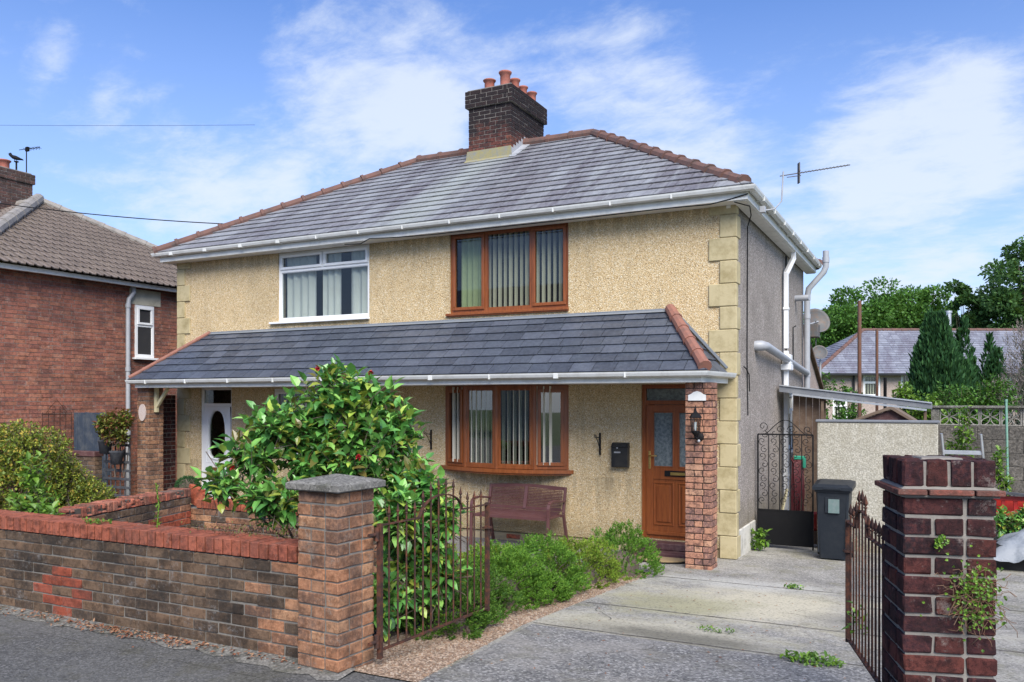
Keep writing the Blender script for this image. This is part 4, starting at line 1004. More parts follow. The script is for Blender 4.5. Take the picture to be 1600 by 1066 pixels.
# rainwater and soil pipes on the side of the house
b=MB(); XP=X1+.07
b.box(XP-.035,XP+.035,14.22,14.30,-.45,2.42,.006); b.box(XP-.035,XP+.035,14.22,14.30,2.46,3.72,.006)
b.beam((XP,14.26,3.70),(XP+.10,14.40,3.98),.07,.07,c=.006); b.box(XP+.06,XP+.13,14.36,14.44,3.95,4.16,.006)
for z in (.35,1.75,3.1): b.box(XP-.045,XP+.045,14.205,14.315,z,z+.04,.003)
b.build('rainwater_pipe',M['upvc'],H)
b=MB(); b.box(XP-.07,XP+.09,14.12,14.42,2.10,2.20,.01); b.box(XP-.05,XP+.08,14.15,14.40,2.20,2.36,.01); b.build('hopper',M['upvc'],H)
b=MB(); yp=16.55; b.tube([(XP+.03,yp,-.6),(XP+.03,yp,3.55),(XP+.06,yp,3.72),(XP+.32,yp+.05,4.02),(XP+.36,yp+.05,4.12),(XP+.36,yp+.05,4.42)],.055,12)
for z in (-.1,1.15,2.05,3.15,3.5): b.tube([(XP+.03,yp,z),(XP+.03,yp,z+.09)],.064,12)
b.tube([(XP+.36,yp+.05,4.2),(XP+.36,yp+.05,4.3)],.064,12)
b.build('soil_pipe',M['greypipe'],H)
b=MB(); b.tube([(X1,11.95,2.37),(X1+.09,11.95,2.37),(X1+.13,12.1,2.37),(X1+.10,14.10,2.27),(X1+.10,16.5,2.12)],[.07,.075,.06,.055,.055],12); b.build('waste_pipe',M['greypipe'],H)
b=MB(); b.tube([(X1+.0,15.7,3.45),(X1+.24,15.7,3.45)],.055,10); b.build('overflow_pipe',M['greypipe'],H)
# black cables clipped along the soffit and down the wall
def cable(pts,r=.006): 
    return pts,r
b=MB()
P_=[(-8.2,10.34,4.035),(-7.9,10.345,4.02),(-7.72,10.34,4.085),(-7.2,10.345,4.06),(-6.6,10.35,4.045),(-5.6,10.35,4.05),(-4.2,10.35,4.05),(-3.1,10.35,4.06),(-2.5,10.35,4.05),(-2.25,10.36,4.09),(-2.03,10.34,4.13)]
b.tube(P_,.008,5); b.tube([(-2.2,10.36,4.05),(-2.03,10.45,4.0),(-2.1,10.9,3.99),(-2.225,11.3,3.92),(-2.235,11.35,3.5),(-2.235,11.32,2.2),(-2.235,11.38,1.4)],.008,5)
b.tube([(-2.235,11.1,2.05),(-2.22,11.2,2.02),(-2.22,11.38,1.95),(-2.22,11.42,1.72)],.008,5)
b.build('cable',M['black'],H)
b=MB(); b.tube([(-2.235,14.62,-.4),(-2.235,14.62,4.05)],.014,6); b.tube([(-2.235,15.4,2.2),(-2.235,15.4,2.9),(-2.19,15.43,2.93)],.012,6); b.build('thin_pipe',M['blackplastic'],H)
# lean-to back extension with its sloping verge
b=MB(); b.prism([(16.8,-.8),(19.75,-.8),(19.75,1.85),(17.25,2.95),(16.8,2.95)],-6.5,-2.3,lambda u,v,w:(w,u,v)); ext=b.build('rear_extension',M['dash_pink'],H)
b=MB(); b.beam((-2.27,16.9,3.05),(-2.27,19.9,1.86),.10,.06); b.add([(-6.6,16.85,3.08),(-2.22,16.85,3.08),(-2.22,19.9,1.90),(-6.6,19.9,1.90)],[(0,1,2,3)]); b.build('extension_roof',M['brownwood'],H)

# ------------------------------------------------------------------ things at the front of the houses
def bench():
    g=thing('garden_bench','maroon slatted garden bench with curved armrests under the bow window','bench',(-5.1,10.2,-.42))
    x0,x1=-5.70,-4.50; yb,yf=10.42,9.92; zg=gz(10.1)+.005
    # seat: curved slatted sheet
    b=MB(); n=11
    for i in range(n):
        f=i/(n-1); y=yf+.03+f*.40; z=.055-.035*math.sin(PI*f)+.01*f+(0.018*(1-f)**4*-1)
        b.box(x0+.05,x1-.05,y,y+.029,z,z+.014,.003)
    b.box(x0+.04,x0+.075,yf+.03,yf+.44,.015,.045,.003); b.box(x1-.075,x1-.04,yf+.03,yf+.44,.015,.045,.003); b.box(-5.12,-5.08,yf+.03,yf+.44,.012,.042,.003)
    b.build('seat',M['bench'],g)
    b=MB(); n=13
    for i in range(n):
        z=.115+i*.0205; y=yb-.02+(z-.1)*.25
        b.box(x0+.05,x1-.05,y,y+.012,z,z+.0135,.002)
    pts=[(x0+.04+ (x1-x0-.08)*k/14, yb+.06, .385+.022*math.sin(PI*k/14)) for k in range(15)]
    for p,q in zip(pts,pts[1:]): b.beam(p,q,.022,.045)
    b.beam((-5.10,yb-.03,.10),(-5.10,yb+.055,.40),.05,.018,up=(0,-1,.2)); b.beam((x0+.04,yb-.02,.10),(x1-.04,yb-.02,.10),.02,.035)
    b.build('backrest',M['bench'],g)
    for x in (x0+.02,x1-.02):
        b=MB(); b.beam((x,yb+.14,zg),(x,yb-.0,.05),.035,.045,c=.004); b.beam((x,yb+.0,.05),(x,yb+.075,.405),.035,.04,c=.004); b.build('leg',M['bench'],g)
        b=MB(); b.beam((x,yf-.02,zg),(x,yf+.0,.05),.035,.045,c=.004)
        b.build('leg',M['bench'],g)
        b=MB(); pts=[(x,yf+.0,.05),(x,yf-.005,.16),(x,yf+.02,.225),(x,yf+.07,.25),(x,yf+.2,.255),(x,yf+.36,.235),(x,yb+.02,.215)]
        for p,q in zip(pts,pts[1:]): b.beam(p,q,.042,.026,up=(0,-.5,.8),c=.003)
        b.build('armrest',M['bench'],g)
    b=MB(); b.beam((x0+.03,yf+.01,.03),(x1-.03,yf+.01,.03),.025,.035); b.beam((x0+.03,yb-.0,.02),(x1-.03,yb-.0,.02),.025,.035); b.build('frame',M['bench'],g)
bench()
g=thing('letterbox','black wall mounted letterbox between the bow window and the brown front door','letterbox',(-3.76,10.6,.72))
b=MB(); b.prism([(10.635,.705),(10.555,.705),(10.548,.72),(10.548,1.0),(10.575,1.03),(10.635,1.035)],-3.875,-3.645,lambda u,v,w:(w,u,v)); b.build('box',M['blackplastic'],g)
b=MB(); b.box(-3.885,-3.635,10.538,10.634,.972,.985,.003); b.build('lid',M['blackplastic'],g)
b=MB(); b.tube([(-3.79,10.548,.965),(-3.79,10.541,.965)],.011,10); b.box(-3.835,-3.745,10.541,10.547,.895,.915,.001); b.build('lock_plate',M['aluminium'],g)
def bracket(x,label):
    g=thing('basket_bracket',label,'bracket',(x,10.6,.8),'hanging basket brackets')
    b=MB(); y=10.60; b.box(x-.012,x+.012,10.60,10.618,.86,1.16,.002); b.tube([(x,y,1.09),(x,y-.10,1.10),(x,y-.17,1.10),(x,y-.19,1.13),(x,y-.175,1.145)],.007,6)
    b.tube([(x,y,.93),(x,y-.06,1.03),(x,y-.13,1.095)],.006,6); b.tube([(x,y-.12,1.10),(x,y-.13,1.13),(x,y-.15,1.13),(x,y-.15,1.115)],.004,5)
    b.tube([(x,10.61,1.15),(x,10.645,1.15)],.006,6); b.tube([(x,10.61,.87),(x,10.645,.87)],.006,6)
    b.build('arm',M['black'],g)
bracket(-4.06,'black iron hanging basket bracket on the wall beside the letterbox')
bracket(-6.78,'black iron hanging basket bracket on the wall left of the bow window')
def lantern():
    g=thing('wall_lantern','black carriage lantern on the brick porch pillar beside the brown front door','lamp',(-2.5,9.66,1.2))
    x,y=-2.485,9.60
    b=MB(); b.lathe([(.001,.155),(.008,.15),(.012,.125),(.02,.105),(.05,.085),(.072,.05),(.075,.04),(.066,.036),(.001,.036)],(x,y,1.36),6,smooth=False); b.tube([(x,y,1.50),(x,y,1.545)],[.010,.003],6); b.build('lamp_cap',M['black'],g)
    b=MB(); 
    for k in range(6):
        a=2*PI*k/6; b.tube([(x+.062*math.cos(a),y+.062*math.sin(a),1.396),(x+.046*math.cos(a),y+.046*math.sin(a),1.245)],.0045,5)
    b.lathe([(.05,.0),(.056,.006),(.05,.012),(.0,.012)],(x,y,1.235),6,smooth=False); b.lathe([(.0,-.05),(.02,-.045),(.045,-.01),(.048,0),(0,0)],(x,y,1.236),8)
    b.tube([(x,y,1.195),(x,y+.0,1.165),(x+.01,y+.05,1.155),(x+.02,y+.10,1.19)],.011,8)
    b.build('lamp_frame',M['black'],g)
    b=MB(); b.lathe([(.058,.155),(.043,.012)],(x,y,1.24),6,smooth=False); b.build('glass',M['glass'],g)
    b=MB(); b.tube([(x,y,1.25),(x,y,1.29),(x,y,1.35)],[.014,.020,.016],8); b.build('bulb',M['curtain'],g)
    b=MB(); 
    b.M=Matrix.Translation((x+.02,9.715,1.17))@Matrix.Rotation(R(90),4,'X'); b.lathe([(.001,.032),(.03,.03),(.048,.018),(.052,.0)],(0,0,0),14); b.build('wall_plate',M['black'],g)
    b=MB(); b.ball((x+.02,9.67,1.125),.018); b.build('sensor',M['greypipe'],g)
lantern()
b=MB(); pts=[(-2.60,1.60),(-2.39,1.60),(-2.39,1.665),(-2.42,1.675),(-2.455,1.70),(-2.495,1.712),(-2.535,1.70),(-2.57,1.675),(-2.60,1.665)]
b.prism(pts,9.700,9.715,lambda u,v,w:(u,w,v)); tag(b.build('house_plaque',M['white']),'small white arched plaque above the lantern on the porch pillar','plaque')
b=MB(); b.prism([(-12.0+.085*math.cos(2*PI*k/24),1.395+.145*math.sin(2*PI*k/24)) for k in range(24)],9.695,9.715,lambda u,v,w:(u,w,v))
tag(b.build('house_plaque',M['plaque']),'oval pale mottled plaque on the left porch pillar','plaque')
b=MB(); pts=[(-3.42,10.20)]+[(-3.05+.40*math.cos(PI+PI*k/16),10.20+.36*math.sin(PI+PI*k/16)) for k in range(17)]+[(-2.65,10.20)]
zz=gz(10)+.012
b.cur=1; b.prism(pts,zz,zz+.014,lambda u,v,w:(u,v,w)); b.cur=0
b.prism([(-3.05+(x+3.05)*.90,10.19+(y-10.2)*.88) for x,y in pts],zz+.015,zz+.024,lambda u,v,w:(u,v,w))
tag(b.build('doormat',[M['doormat'],M['black']]),'half round tan coir doormat with a black rim before the brown door','doormat')

def spiral(b,c,r0,turns,a0,dirn,f,rad=.005,n=26):
    pts=[]
    for i in range(n+1):
        t=i/n; a=a0+dirn*t*turns*2*PI; r=r0*(1-t)**.8+.004
        pts.append(f(c[0]+r*math.cos(a),c[1]+r*math.sin(a)))
    b.tube(pts,rad,5)
def side_gate():
    g=thing('side_gate','black ornamental iron gate with scrolls and a solid lower panel beside the house','gate',(-1.85,11.9,-.46))
    y=11.9; f=lambda u,v:(u,y,v)
    x0,x1=-2.20,-1.47
    b=MB()
    for x in (x0,x1): b.beam((x,y,-.44),(x,y,1.13),.02,.02)
    b.beam((x0,y,1.13),(x1,y,1.13),.02,.02); b.beam((x0,y,.08),(x1,y,.08),.02,.02)
    for i in range(1,5): b.beam((x0+(x1-x0)*i/5,y,.08),(x0+(x1-x0)*i/5,y,1.13),.012,.012)
    b.build('gate_frame',M['black'],g)
    b=MB(); b.box(x0+.01,x1-.01,y-.006,y+.006,-.40,.09,.002); b.build('lower_panel',M['black'],g)
    b=MB()
    for i in range(5):
        xc=x0+(x1-x0)*(i+.5)/5
        for k in range(5):
            z=.17+k*.205
            spiral(b,(xc-.015,z+.045),.048,1.1,-PI/2,1 if (i+k)%2 else -1,f,.0045)
            spiral(b,(xc+.015,z+.135),.048,1.1,PI/2,1 if (i+k)%2 else -1,f,.0045)
    pts=[f(x0+.10+(x1-x0-.2)*k/16,1.14+.19*math.sin(PI*k/16)**1.4) for k in range(17)]; b.tube(pts,.006,5)
    spiral(b,(x0+.07,1.24),.065,1.3,-PI/2,1,f); spiral(b,(x1-.07,1.20),.05,1.3,-PI/2,-1,f)
    spiral(b,(x0+.30,1.20),.05,1.2,0,1,f); spiral(b,(x1-.28,1.20),.05,1.2,PI,-1,f)
    b.build('scrollwork',M['black'],g)
side_gate()
def bin_():
    g=thing('wheelie_bin','dark grey wheeled bin with a closed lid standing before the cream wall','bin',(-1.15,11.45,gz(11.4)))
    x,y,z=-1.15,11.42,gz(11.4)+.012
    def taper(b,w0,d0,w1,d1,za,zb,yo=0,c=.02):
        vs=[]
        for w,d,zz in ((w0,d0,za),(w1,d1,zb)):
            for sx,sy in ((-1,-1),(1,-1),(1,1),(-1,1)):
                for cx,cy in (((0,c),(c,0)) if sx*sy>0 else ((c,0),(0,c))):
                    vs.append((x+sx*(w/2-cx),y+sy*(d/2-cy)+yo,zz))
        n=8; b.add(vs,[tuple(range(n))[::-1],tuple(range(n,2*n))]+[(i,(i+1)%n,n+(i+1)%n,n+i) for i in range(n)])
    b=MB(); taper(b,.37,.42,.45,.54,z+.02,z+.90); taper(b,.485,.575,.495,.585,z+.885,z+.915); b.box(x-.10,x+.10,y-.275,y-.262,z+.62,z+.82,.004)
    for s in (-1,1): b.box(x+s*.19-.01,x+s*.19+.01,y-.26,y-.24,z+.10,z+.86,.003)
    b.build('body',M['binplastic'],g)
    b=MB(); vs=[]; 
    b.add([(x-.27,y-.32,z+.915),(x+.27,y-.32,z+.915),(x+.27,y+.30,z+.93),(x-.27,y+.30,z+.93),(x-.27,y-.32,z+.955),(x+.27,y-.32,z+.955),(x+.27,y+.28,z+1.0),(x-.27,y+.28,z+1.0),
           (x-.20,y-.22,z+.985),(x+.20,y-.22,z+.985),(x+.20,y+.22,z+1.02),(x-.20,y+.22,z+1.02)],
          [(3,2,1,0),(0,1,5,4),(1,2,6,5),(2,3,7,6),(3,0,4,7),(4,5,9,8),(5,6,10,9),(6,7,11,10),(7,4,8,11),(8,9,10,11)])
    b.box(x-.22,x+.22,y+.27,y+.33,z+.965,z+.995,.008); b.box(x-.12,x+.12,y-.33,y-.3,z+.925,z+.95,.004)
    b.build('lid',M['binplastic'],g)
    for s in (-1,1):
        b=MB(); b.M=Matrix.Translation((x+s*.225,y+.20,z+.10))@Matrix.Rotation(R(90),4,'Y'); b.lathe([(.03,-.025),(.095,-.025),(.10,-.015),(.10,.015),(.095,.025),(.03,.025),(.0,.02)],(0,0,0),18); b.build('wheel',M['tyre'],g)
    b=MB(); b.box(x-.055,x+.095,y-.2855,y-.276,z+.62,z+.80,.002); g.scale=(.88,.88,.98)
    b.build('sticker',m_paint('faded_sticker',(.11,.17,.16),.7,.5,14,(.2,.22,.22)),g)
bin_()
b=MB(); b.box(-1.455,.045,12.2,12.42,-.6,1.30,.012); b.cur=1; b.box(-1.475,.065,12.185,12.435,1.301,1.335,.008)
tag(b.build('rendered_wall',[M['cream_render'],M['felt']]),'rough cream rendered wall behind the wheeled bin, dark felt along its top','wall',kind='thing')
g=thing('lean_to','low lean-to with a felted roof edge and brown boarding behind the cream wall','shelter',(-1.1,14.5,-.5))
b=MB(); b.prism([(-2.2,1.84),(-.03,1.555),(-.03,1.475),(-2.2,1.74)],13.70,15.4,lambda u,v,w:(u,w,v)); b.build('roof',M['felt'],g)
b=MB(); b.beam((-2.2,13.69,1.845),(-.03,13.69,1.565),.02,.02); b.beam((-2.0,13.72,1.70),(-.1,13.72,1.46),.05,.03); b.build('roof_edge',M['aluminium'],g)
b=MB(); 
for i in range(5): b.box(-2.02+i*.1,-1.925+i*.1,13.9,13.92,-.5,1.70,.003)
b.build('boarding',M['brownwood'],g)
for x in (-1.56,-.12):
    b=MB(); b.box(x-.02,x+.02,13.74,13.78,-.5,1.60 if x<-1 else 1.45,.003); b.build('post',M['brownwood'],g)
b=MB(); b.prism([(-1.38,1.24),(-.72,1.50),(-.30,1.22),(-.30,1.17),(-.72,1.44),(-1.38,1.19)],16.9,18.4,lambda u,v,w:(u,w,v)); 
sh=thing('garden_shed','low brown felted shed roof with a dark red gable beyond the cream wall','shed',(-.8,17.6,-.6)); b.build('roof',M['shed'],sh)
b=MB(); b.prism([(-1.30,-.65),(-.36,-.65),(-.36,1.22),(-.72,1.43),(-1.30,1.21)],17.0,18.3,lambda u,v,w:(u,w,v)); b.build('wall',M['step'],sh)
# hose, bucket, stick by the gate
g=thing('hose_bundle','maroon hose hung in long loops behind the black scroll gate','hose',(-1.86,13.2,-.5))
b=MB(); r_=rng(12)
for i in range(12):
    x=-1.93+i*.012; z0=r_.uniform(-.3,.0); b.tube([(x,13.2,.66),(x-.02,13.18,.72+r_.uniform(-.02,.02)),(x+.03,13.16,.66),(x+.05,13.15,.2),(x+.04+r_.uniform(-.03,.03),13.16,z0),(x+.01,13.2,z0-.04),(x-.02,13.21,z0+.05),(x-.01,13.2,.3),(x,13.2,.66)],.008,5,cap=False)
b.build('loops',M['maroon'],g)
b=MB(); b.box(-1.90,-1.74,13.16,13.22,.70,.76,.01); b.box(-1.77,-1.73,13.12,13.2,.58,.74,.01); b.build('hanger',M['green'],g)
b=MB(); b.lathe([(.001,0),(.095,0),(.12,.24),(.128,.25),(.12,.25),(.10,.03)],(-1.55,12.75,gz(12.75)+.20),16); tag(b.build('bucket',M['redthing']),'red plastic bucket behind the black scroll gate','bucket')
b=MB(); b.box(-1.70,-1.40,12.65,12.9,gz(12.8)-.02,gz(12.8)+.20,.01); tag(b.build('crate',M['brownwood']),'brown wooden crate under the red bucket','crate')
b=MB(); b.beam((-2.08,12.6,gz(12.6)),(-1.93,12.7,.30),.05,.02); tag(b.build('timber_plank',M['timber']),'pale plank leaning on the house wall behind the scroll gate','plank')

# screen wall on the right and the clutter below it
g=thing('screen_wall','dark block garden wall topped with pierced leaf pattern screen blocks','wall',(1.5,15.5,-.6)); 
b=MB(); b.box(-.05,3.6,15.5,15.7,-.8,1.185); r_=rng(5)
for k in range(9):
    x=-.05+(0 if k%2 else -.2)
    while x<3.6:
        a,e=max(x,-.05),min(x+.43,3.6)
        if e>a: b.box(a,e,15.49+r_.uniform(0,.006),15.52,-.75+k*.215,-.75+k*.215+.205,.004)
        x+=.44
b.build('block_wall',M['stonegrey'],g)
proto=None
for i in range(12):
    x=.08+i*.295; z=1.19; y0,y1=15.55,15.64; S_=.285
    if x+S_>3.6: break
    if proto is None:
        b=MB(); b.M=Matrix.Translation((0,0,0)); 
        rect(b,0,S_,0,S_,0,.018,.09,.002)
        c=S_/2
        for qx in (0,1):
            for qz in (0,1):
                ex,ez=qx*S_,qz*S_; px,pz=(ez-c),-(ex-c); l=math.hypot(px,pz); px/=l; pz/=l
                for s in (-1,1):
                    pts=[]
                    for k in range(7):
                        t=k/6; w=.045*math.sin(PI*t)*s; pts.append((c+(ex-c)*t+px*w,.045,c+(ez-c)*t+pz*w))
                    for p,q in zip(pts,pts[1:]): b.beam(p,q,.07,.014,up=(-(q[2]-p[2]),0,q[0]-p[0]))
        proto=b.build('screen_block',M['paleblock']); proto.location=(x,15.55,z); attach(proto,g)
    else:
        o=proto.copy(); COL.objects.link(o); o.location=(x,15.55,z)
b=MB(); b.box(-.08,3.62,15.46,15.73,1.477,1.515,.006); b.box(-.05,.075,15.5,15.7,1.186,1.476,.004); b.build('coping',M['concrete_cap'],g)
b=MB(); 
for x in (.12,.62): b.tube([(x,13.6,-.5),(x,13.6,.80),(x-.03,13.55,1.12)],.02,8)
for z in (-.1,.35,.82): b.box(.12,.62,13.585,13.615,z,z+.06,.004)
tag(b.build('step_ladder',M['aluminium']),'pale aluminium ladder frame standing before the screen wall','ladder')
b=MB(); b.tube([(1.0,14.5,-.55),(.965,14.52,1.60)],.018,8); b.tube([(.965,14.52,1.58),(.965,14.52,1.62)],.022,8); tag(b.build('washing_line_pole',M['greenpole']),'thin pale green pole leaning before the screen wall','pole')
b=MB(); b.lathe([(.001,0),(.14,0),(.17,.6),(.20,.62),(.20,.66),(.15,.70),(.001,.72)],(.95,13.5,gz(13.5)+.0),16)
b.lathe([(.001,0),(.07,.02),(.05,.08),(.001,.1)],(.95,13.5,gz(13.5)+.72),10); tag(b.build('compost_bin',M['blackplastic']),'black lidded plastic bin below the green pole','bin')
g=thing('toy_frame','red plastic crate with cut out sides on a dark plank near the screen wall','crate',(.95,12.9,-.4))
b=MB()
for x in (.66,.80,.94,1.08): b.box(x,x+.05,12.88,12.92,.10,.30,.004)
b.box(.64,1.16,12.87,12.93,.26,.32,.004); b.box(.64,1.16,12.87,12.93,.06,.11,.004); b.box(.64,1.16,13.1,13.13,.06,.30,.004)
b.build('crate_side',M['redthing'],g)
b=MB(); b.beam((.5,12.8,.40),(1.3,12.85,.33),.12,.03); b.build('plank',M['fadedwood'],g)
b=MB(); 
for x in (.7,1.1): b.box(x,x+.06,12.9,13.1,-.5,.06)
b.build('leg',M['fadedwood'],g)
b=MB(); b.lathe([(.001,0),(.13,0),(.15,.2),(.16,.22),(.14,.22),(.12,.03)],(1.32,13.0,gz(13)+.55),16); b.box(1.15,1.5,12.85,13.15,gz(13)-.02,gz(13)+.55,.01)
tag(b.build('blue_tub',M['bluething']),'blue plastic tub at the right edge near the red crate','tub')
def tub(x,y,w,d,h,label):
    z=gz(y)+.012; b=MB()
    for a in ((w*.85,d*.85,0,w,d,h),(w*1.06,d*1.06,h-.03,w*1.07,d*1.07,h)):
        vs=[(x+sx*a[0]/2,y+sy*a[1]/2,z+a[2]) for sx,sy in ((-1,-1),(1,-1),(1,1),(-1,1))]+[(x+sx*a[3]/2,y+sy*a[4]/2,z+a[5]) for sx,sy in ((-1,-1),(1,-1),(1,1),(-1,1))]
        b.add(vs,[(3,2,1,0),(4,5,6,7),(0,1,5,4),(1,2,6,5),(2,3,7,6),(3,0,4,7)])
    tag(b.build('planter_tub',M['blackplastic']),label,'tub')
tub(.83,11.75,.36,.36,.30,'black square tub right behind the purple gate pillar')
tub(1.42,11.95,.62,.5,.36,'larger black tub under the plastic sheet at the right edge')
b=MB(); n=26; vs=[]; fs=[]; r_=rng(31); import mathutils
for i in range(n+1):
    for j in range(n+1):
        u,v=i/n,j/n; x=.60+u*1.25; y=11.45+v*.85
        hh=.42*math.sin(PI*min(1,max(0,u*1.1)))**.5*math.sin(PI*v)**.4
        nz=mathutils.noise.noise(Vector((x*4,y*4,0)))*.09+mathutils.noise.noise(Vector((x*11,y*9,3)))*.035
        vs.append((x,y,gz(y)+.14+hh*.85+nz))
for i in range(n):
    for j in range(n): a=i*(n+1)+j; fs.append((a,a+n+1,a+n+2,a+1))
b.sm=True; b.add(vs,fs); tag(b.build('plastic_sheet',M['sheet']),'crumpled white plastic sheet over the black tubs at the right','sheet')

# aerial, dishes, poles
g=thing('tv_aerial','thin television aerial on a bent mast at the right corner of the roof','aerial',(-1.94,10.9,4.0))
b=MB(); b.tube([(-2.0,10.88,4.05),(-1.94,10.91,4.03),(-1.82,10.97,4.05),(-1.74,11.01,4.15),(-1.72,11.02,4.53)],.010,6); b.box(-1.99,-1.92,10.86,10.94,4.0,4.08,.004); b.build('mast',M['greypipe'],g)
b=MB(); A=Vector((-1.76,11.0,4.47)); B=Vector((-.96,11.41,4.615)); b.tube([A,B],.007,6)
d=(B-A).normalized(); s_=Vector((-d.y,d.x,0)).normalized()
for k in range(14): c=A+(B-A)*(.30+.05*k); b.tube([c-s_*.05,c+s_*.05],.0035,4)
c=A+(B-A)*.27
for q in (-1,1): b.tube([c-Vector((0,0,.0))+Vector((0,0,.02*q))-s_*.06,c+Vector((0,0,.02*q))+s_*.06],.004,4); b.beam(c+Vector((0,0,.0)),c+Vector((0,0,.13*q)),.07,.012,up=tuple(d))
b.tube([A+(B-A)*.1-Vector((0,0,.03)),A+(B-A)*.3-Vector((0,0,.035))],.006,5)
b.build('boom',M['dishgrey'],g)
def dish(x,y,z,r,az,label,wall,mat='dishgrey'):
    g=thing('satellite_dish',label,'dish',(x,y,z)); b=MB(); b.M=Matrix.Translation((x,y,z))@Matrix.Rotation(az,4,'Z')@Matrix.Rotation(R(68),4,'X')
    b.lathe([(.001,-.10*r/.3),(r*.5,-.075*r/.3),(r*.85,-.03*r/.3),(r,0),(r*.98,.006),(r*.84,-.02*r/.3),(r*.5,-.065*r/.3),(.001,-.09*r/.3)],(0,0,0),24)
    b.build('reflector',M[mat],g)
    b=MB(); b.tube([Vector(wall),Vector((x,y,z))+Vector((0,.08,-.02))],.018,6); 
    b.build('arm',M['greypipe'],g); return g
dish(-2.10,17.7,3.22,.27,R(35),'round grey satellite dish on the back corner of the house',(-2.28,17.4,3.1))
b=MB(); b.box(-2.30,-2.05,17.35,17.7,2.86,3.12,.01); b.tube([(-2.12,17.6,2.7),(-2.12,17.6,3.2)],.012,6); tag(b.build('meter_box',M['dishgrey']),'small grey box on the wall below the satellite dish','box')
dish(-2.95,25.4,3.0,.22,R(20),'small distant satellite dish on a thin pole beyond the house',(-2.95,25.5,2.7))
for x,y,z,r,mt,lab in ((-1.93,25.95,4.49,.055,'rustbrown','tall rusty brown pole standing before the far house, the tallest one'),(-1.48,26.18,3.66,.04,'rustbrown','thinner brown pole right of the tallest pole before the far house'),(-1.27,26.29,2.27,.045,'black','short black post right of two brown poles before the far house')):
    b=MB(); b.tube([(x,y,-1.6),(x,y,z)],r,8); tag(b.build('pole',M[mt]),lab,'pole')
b=MB(); b.tube([(-2.95,25.5,-1.5),(-2.95,25.5,2.75)],.03,8); tag(b.build('pole',M['greypipe']),'grey pole carrying the small distant satellite dish','pole')
def wire(a,c,sag,label,r=.008):
    b=MB(); a=Vector(a); c=Vector(c); b.tube([a+(c-a)*k/30-Vector((0,0,sag*4*(k/30)*(1-k/30))) for k in range(31)],r,4); tag(b.build('overhead_wire',M['black']),label,'wire')
wire((-24,10.2,8.3),(-14.6,15.0,8.25),.04,'faint overhead wire high in the sky at the left',.0035)
wire((-18.6,9.6,5.9),(-12.1,12.7,5.15),.12,'overhead wire sloping from the brown roof to the slate roof',.010)

# ------------------------------------------------------------------ the red brick house on the left
g=thing('brick_house','old red brick house with a brown tiled hipped roof at the left edge','house',(-18,12,-.5))
b=MB(); brickblock(b,-23,-14.8,7.9,16.1,-.6,3.99,81,ch=0,hd=.05,inset=.006,faces='fr',jit=.004,pick=None)
b.build('wall',[M['bk_house'],M['mort_pale']],g)
rf,(na,nb,nym)=hiproof(g,-26.2,-14.45,8.15,15.85,4.03,6.16,'x',M['tile_brown'],.155,.28,.010,90,roll=.030,under=M['brownwood'])
b=MB(); ridgeline(b,(-14.45,8.15,4.07),(nb,nym,6.24),9,.135,col=1.03,dip=.02); b.build('hip_tiles',M['ridge_grey'],rf)
b=MB(); ridgeline(b,(-14.45,15.85,4.07),(nb,nym,6.22),12,.09,col=1.05,dip=.02); ridgeline(b,(nb,nym,6.2),(na,nym,6.2),14,.10,col=1.05); b.build('hip_tiles',M['ridge_grey'],rf)
b=MB(); r_=rng(3); y=8.2
while y<15.8: l=r_.uniform(.3,.8); b.box(-14.62,-14.55+r_.uniform(-.006,.006),y,min(y+l,15.8),3.93+r_.uniform(-.006,.006),4.015,.003); y+=l
b.box(-22,-14.6,8.28,8.33,3.93,4.01,.003)
b.build('fascia',M['soffit'],g)
b=MB(); b.box(-14.80,-14.57,8.3,15.8,3.985,3.995); b.build('soffit',M['brownwood'],g)
b=MB(); xg=-14.72; b.tube([(xg+.02,11.68,4.03),(xg+.02,11.68,3.82),(xg+.0,11.58,3.68),(xg,11.56,3.55),(xg,11.56,-.5)],.045,10)
for z in (3.9,3.5,2.2,.9): b.tube([(xg,11.56 if z<3.8 else 11.68,z),(xg,11.56 if z<3.8 else 11.68,z+.08)],.056,10)
b.build('rainwater_pipe',M['greypipe'],g)
b=MB(); b.box(-14.82,-14.785,11.66,12.42,3.60,3.92,.004); b.build('lintel',M['pale_lintel'],g)
Mn=Matrix(((0,-1,0,-14.8),(1,0,0,0),(0,0,1,0),(0,0,0,1)))
nw=window(11.78,12.24,2.50,3.59,-.03,[(11.78,12.24,2.50,3.17,False),(11.78,12.24,3.17,3.59,True)],M['upvc'],M_=Mn,w=.055,d=.045,parent=g)
b=MB(); b.box(-14.793,-14.785,11.82,12.20,2.55,3.55); b.build('blind_or_backing',M['dark'],nw)  # dark board behind the pane, its colour standing in for the unlit room
b=MB(); b.box(-14.80,-14.70,11.72,12.30,2.455,2.495,.004); b.build('window_sill',M['upvc'],nw)
b=MB(); brickblock(b,-20.0,-19.0,10.7,12.32,5.3,6.70,85,ch=.003); brickblock(b,-20.04,-18.96,10.66,12.36,6.702,6.93,86,ch=.003); nch=b.build('chimney',[M['bk_chim2'],M['mort_pale']],rf)
b=MB(); b.box(-20.0,-19.0,10.72,12.30,6.932,6.96,.01); b.build('flaunching',M['mort'],nch)
for x,y in ((-19.35,11.85),(-19.40,11.45),(-19.4,11.05)):
    p=potmesh(.26,.135); p.v=[(a+x,c+y,d+6.95) for a,c,d in p.v]; p.build('chimney_pot',M['pot'],nch)
b=MB(); b.box(-19.25,-18.55,10.5,11.3,5.98,6.05,.01); b.build('lead_flashing',M['lead'],nch)
g2=thing('tv_aerial','small dark television aerial on the chimney of the red brick house','aerial',(-19.05,12.2,6.9))
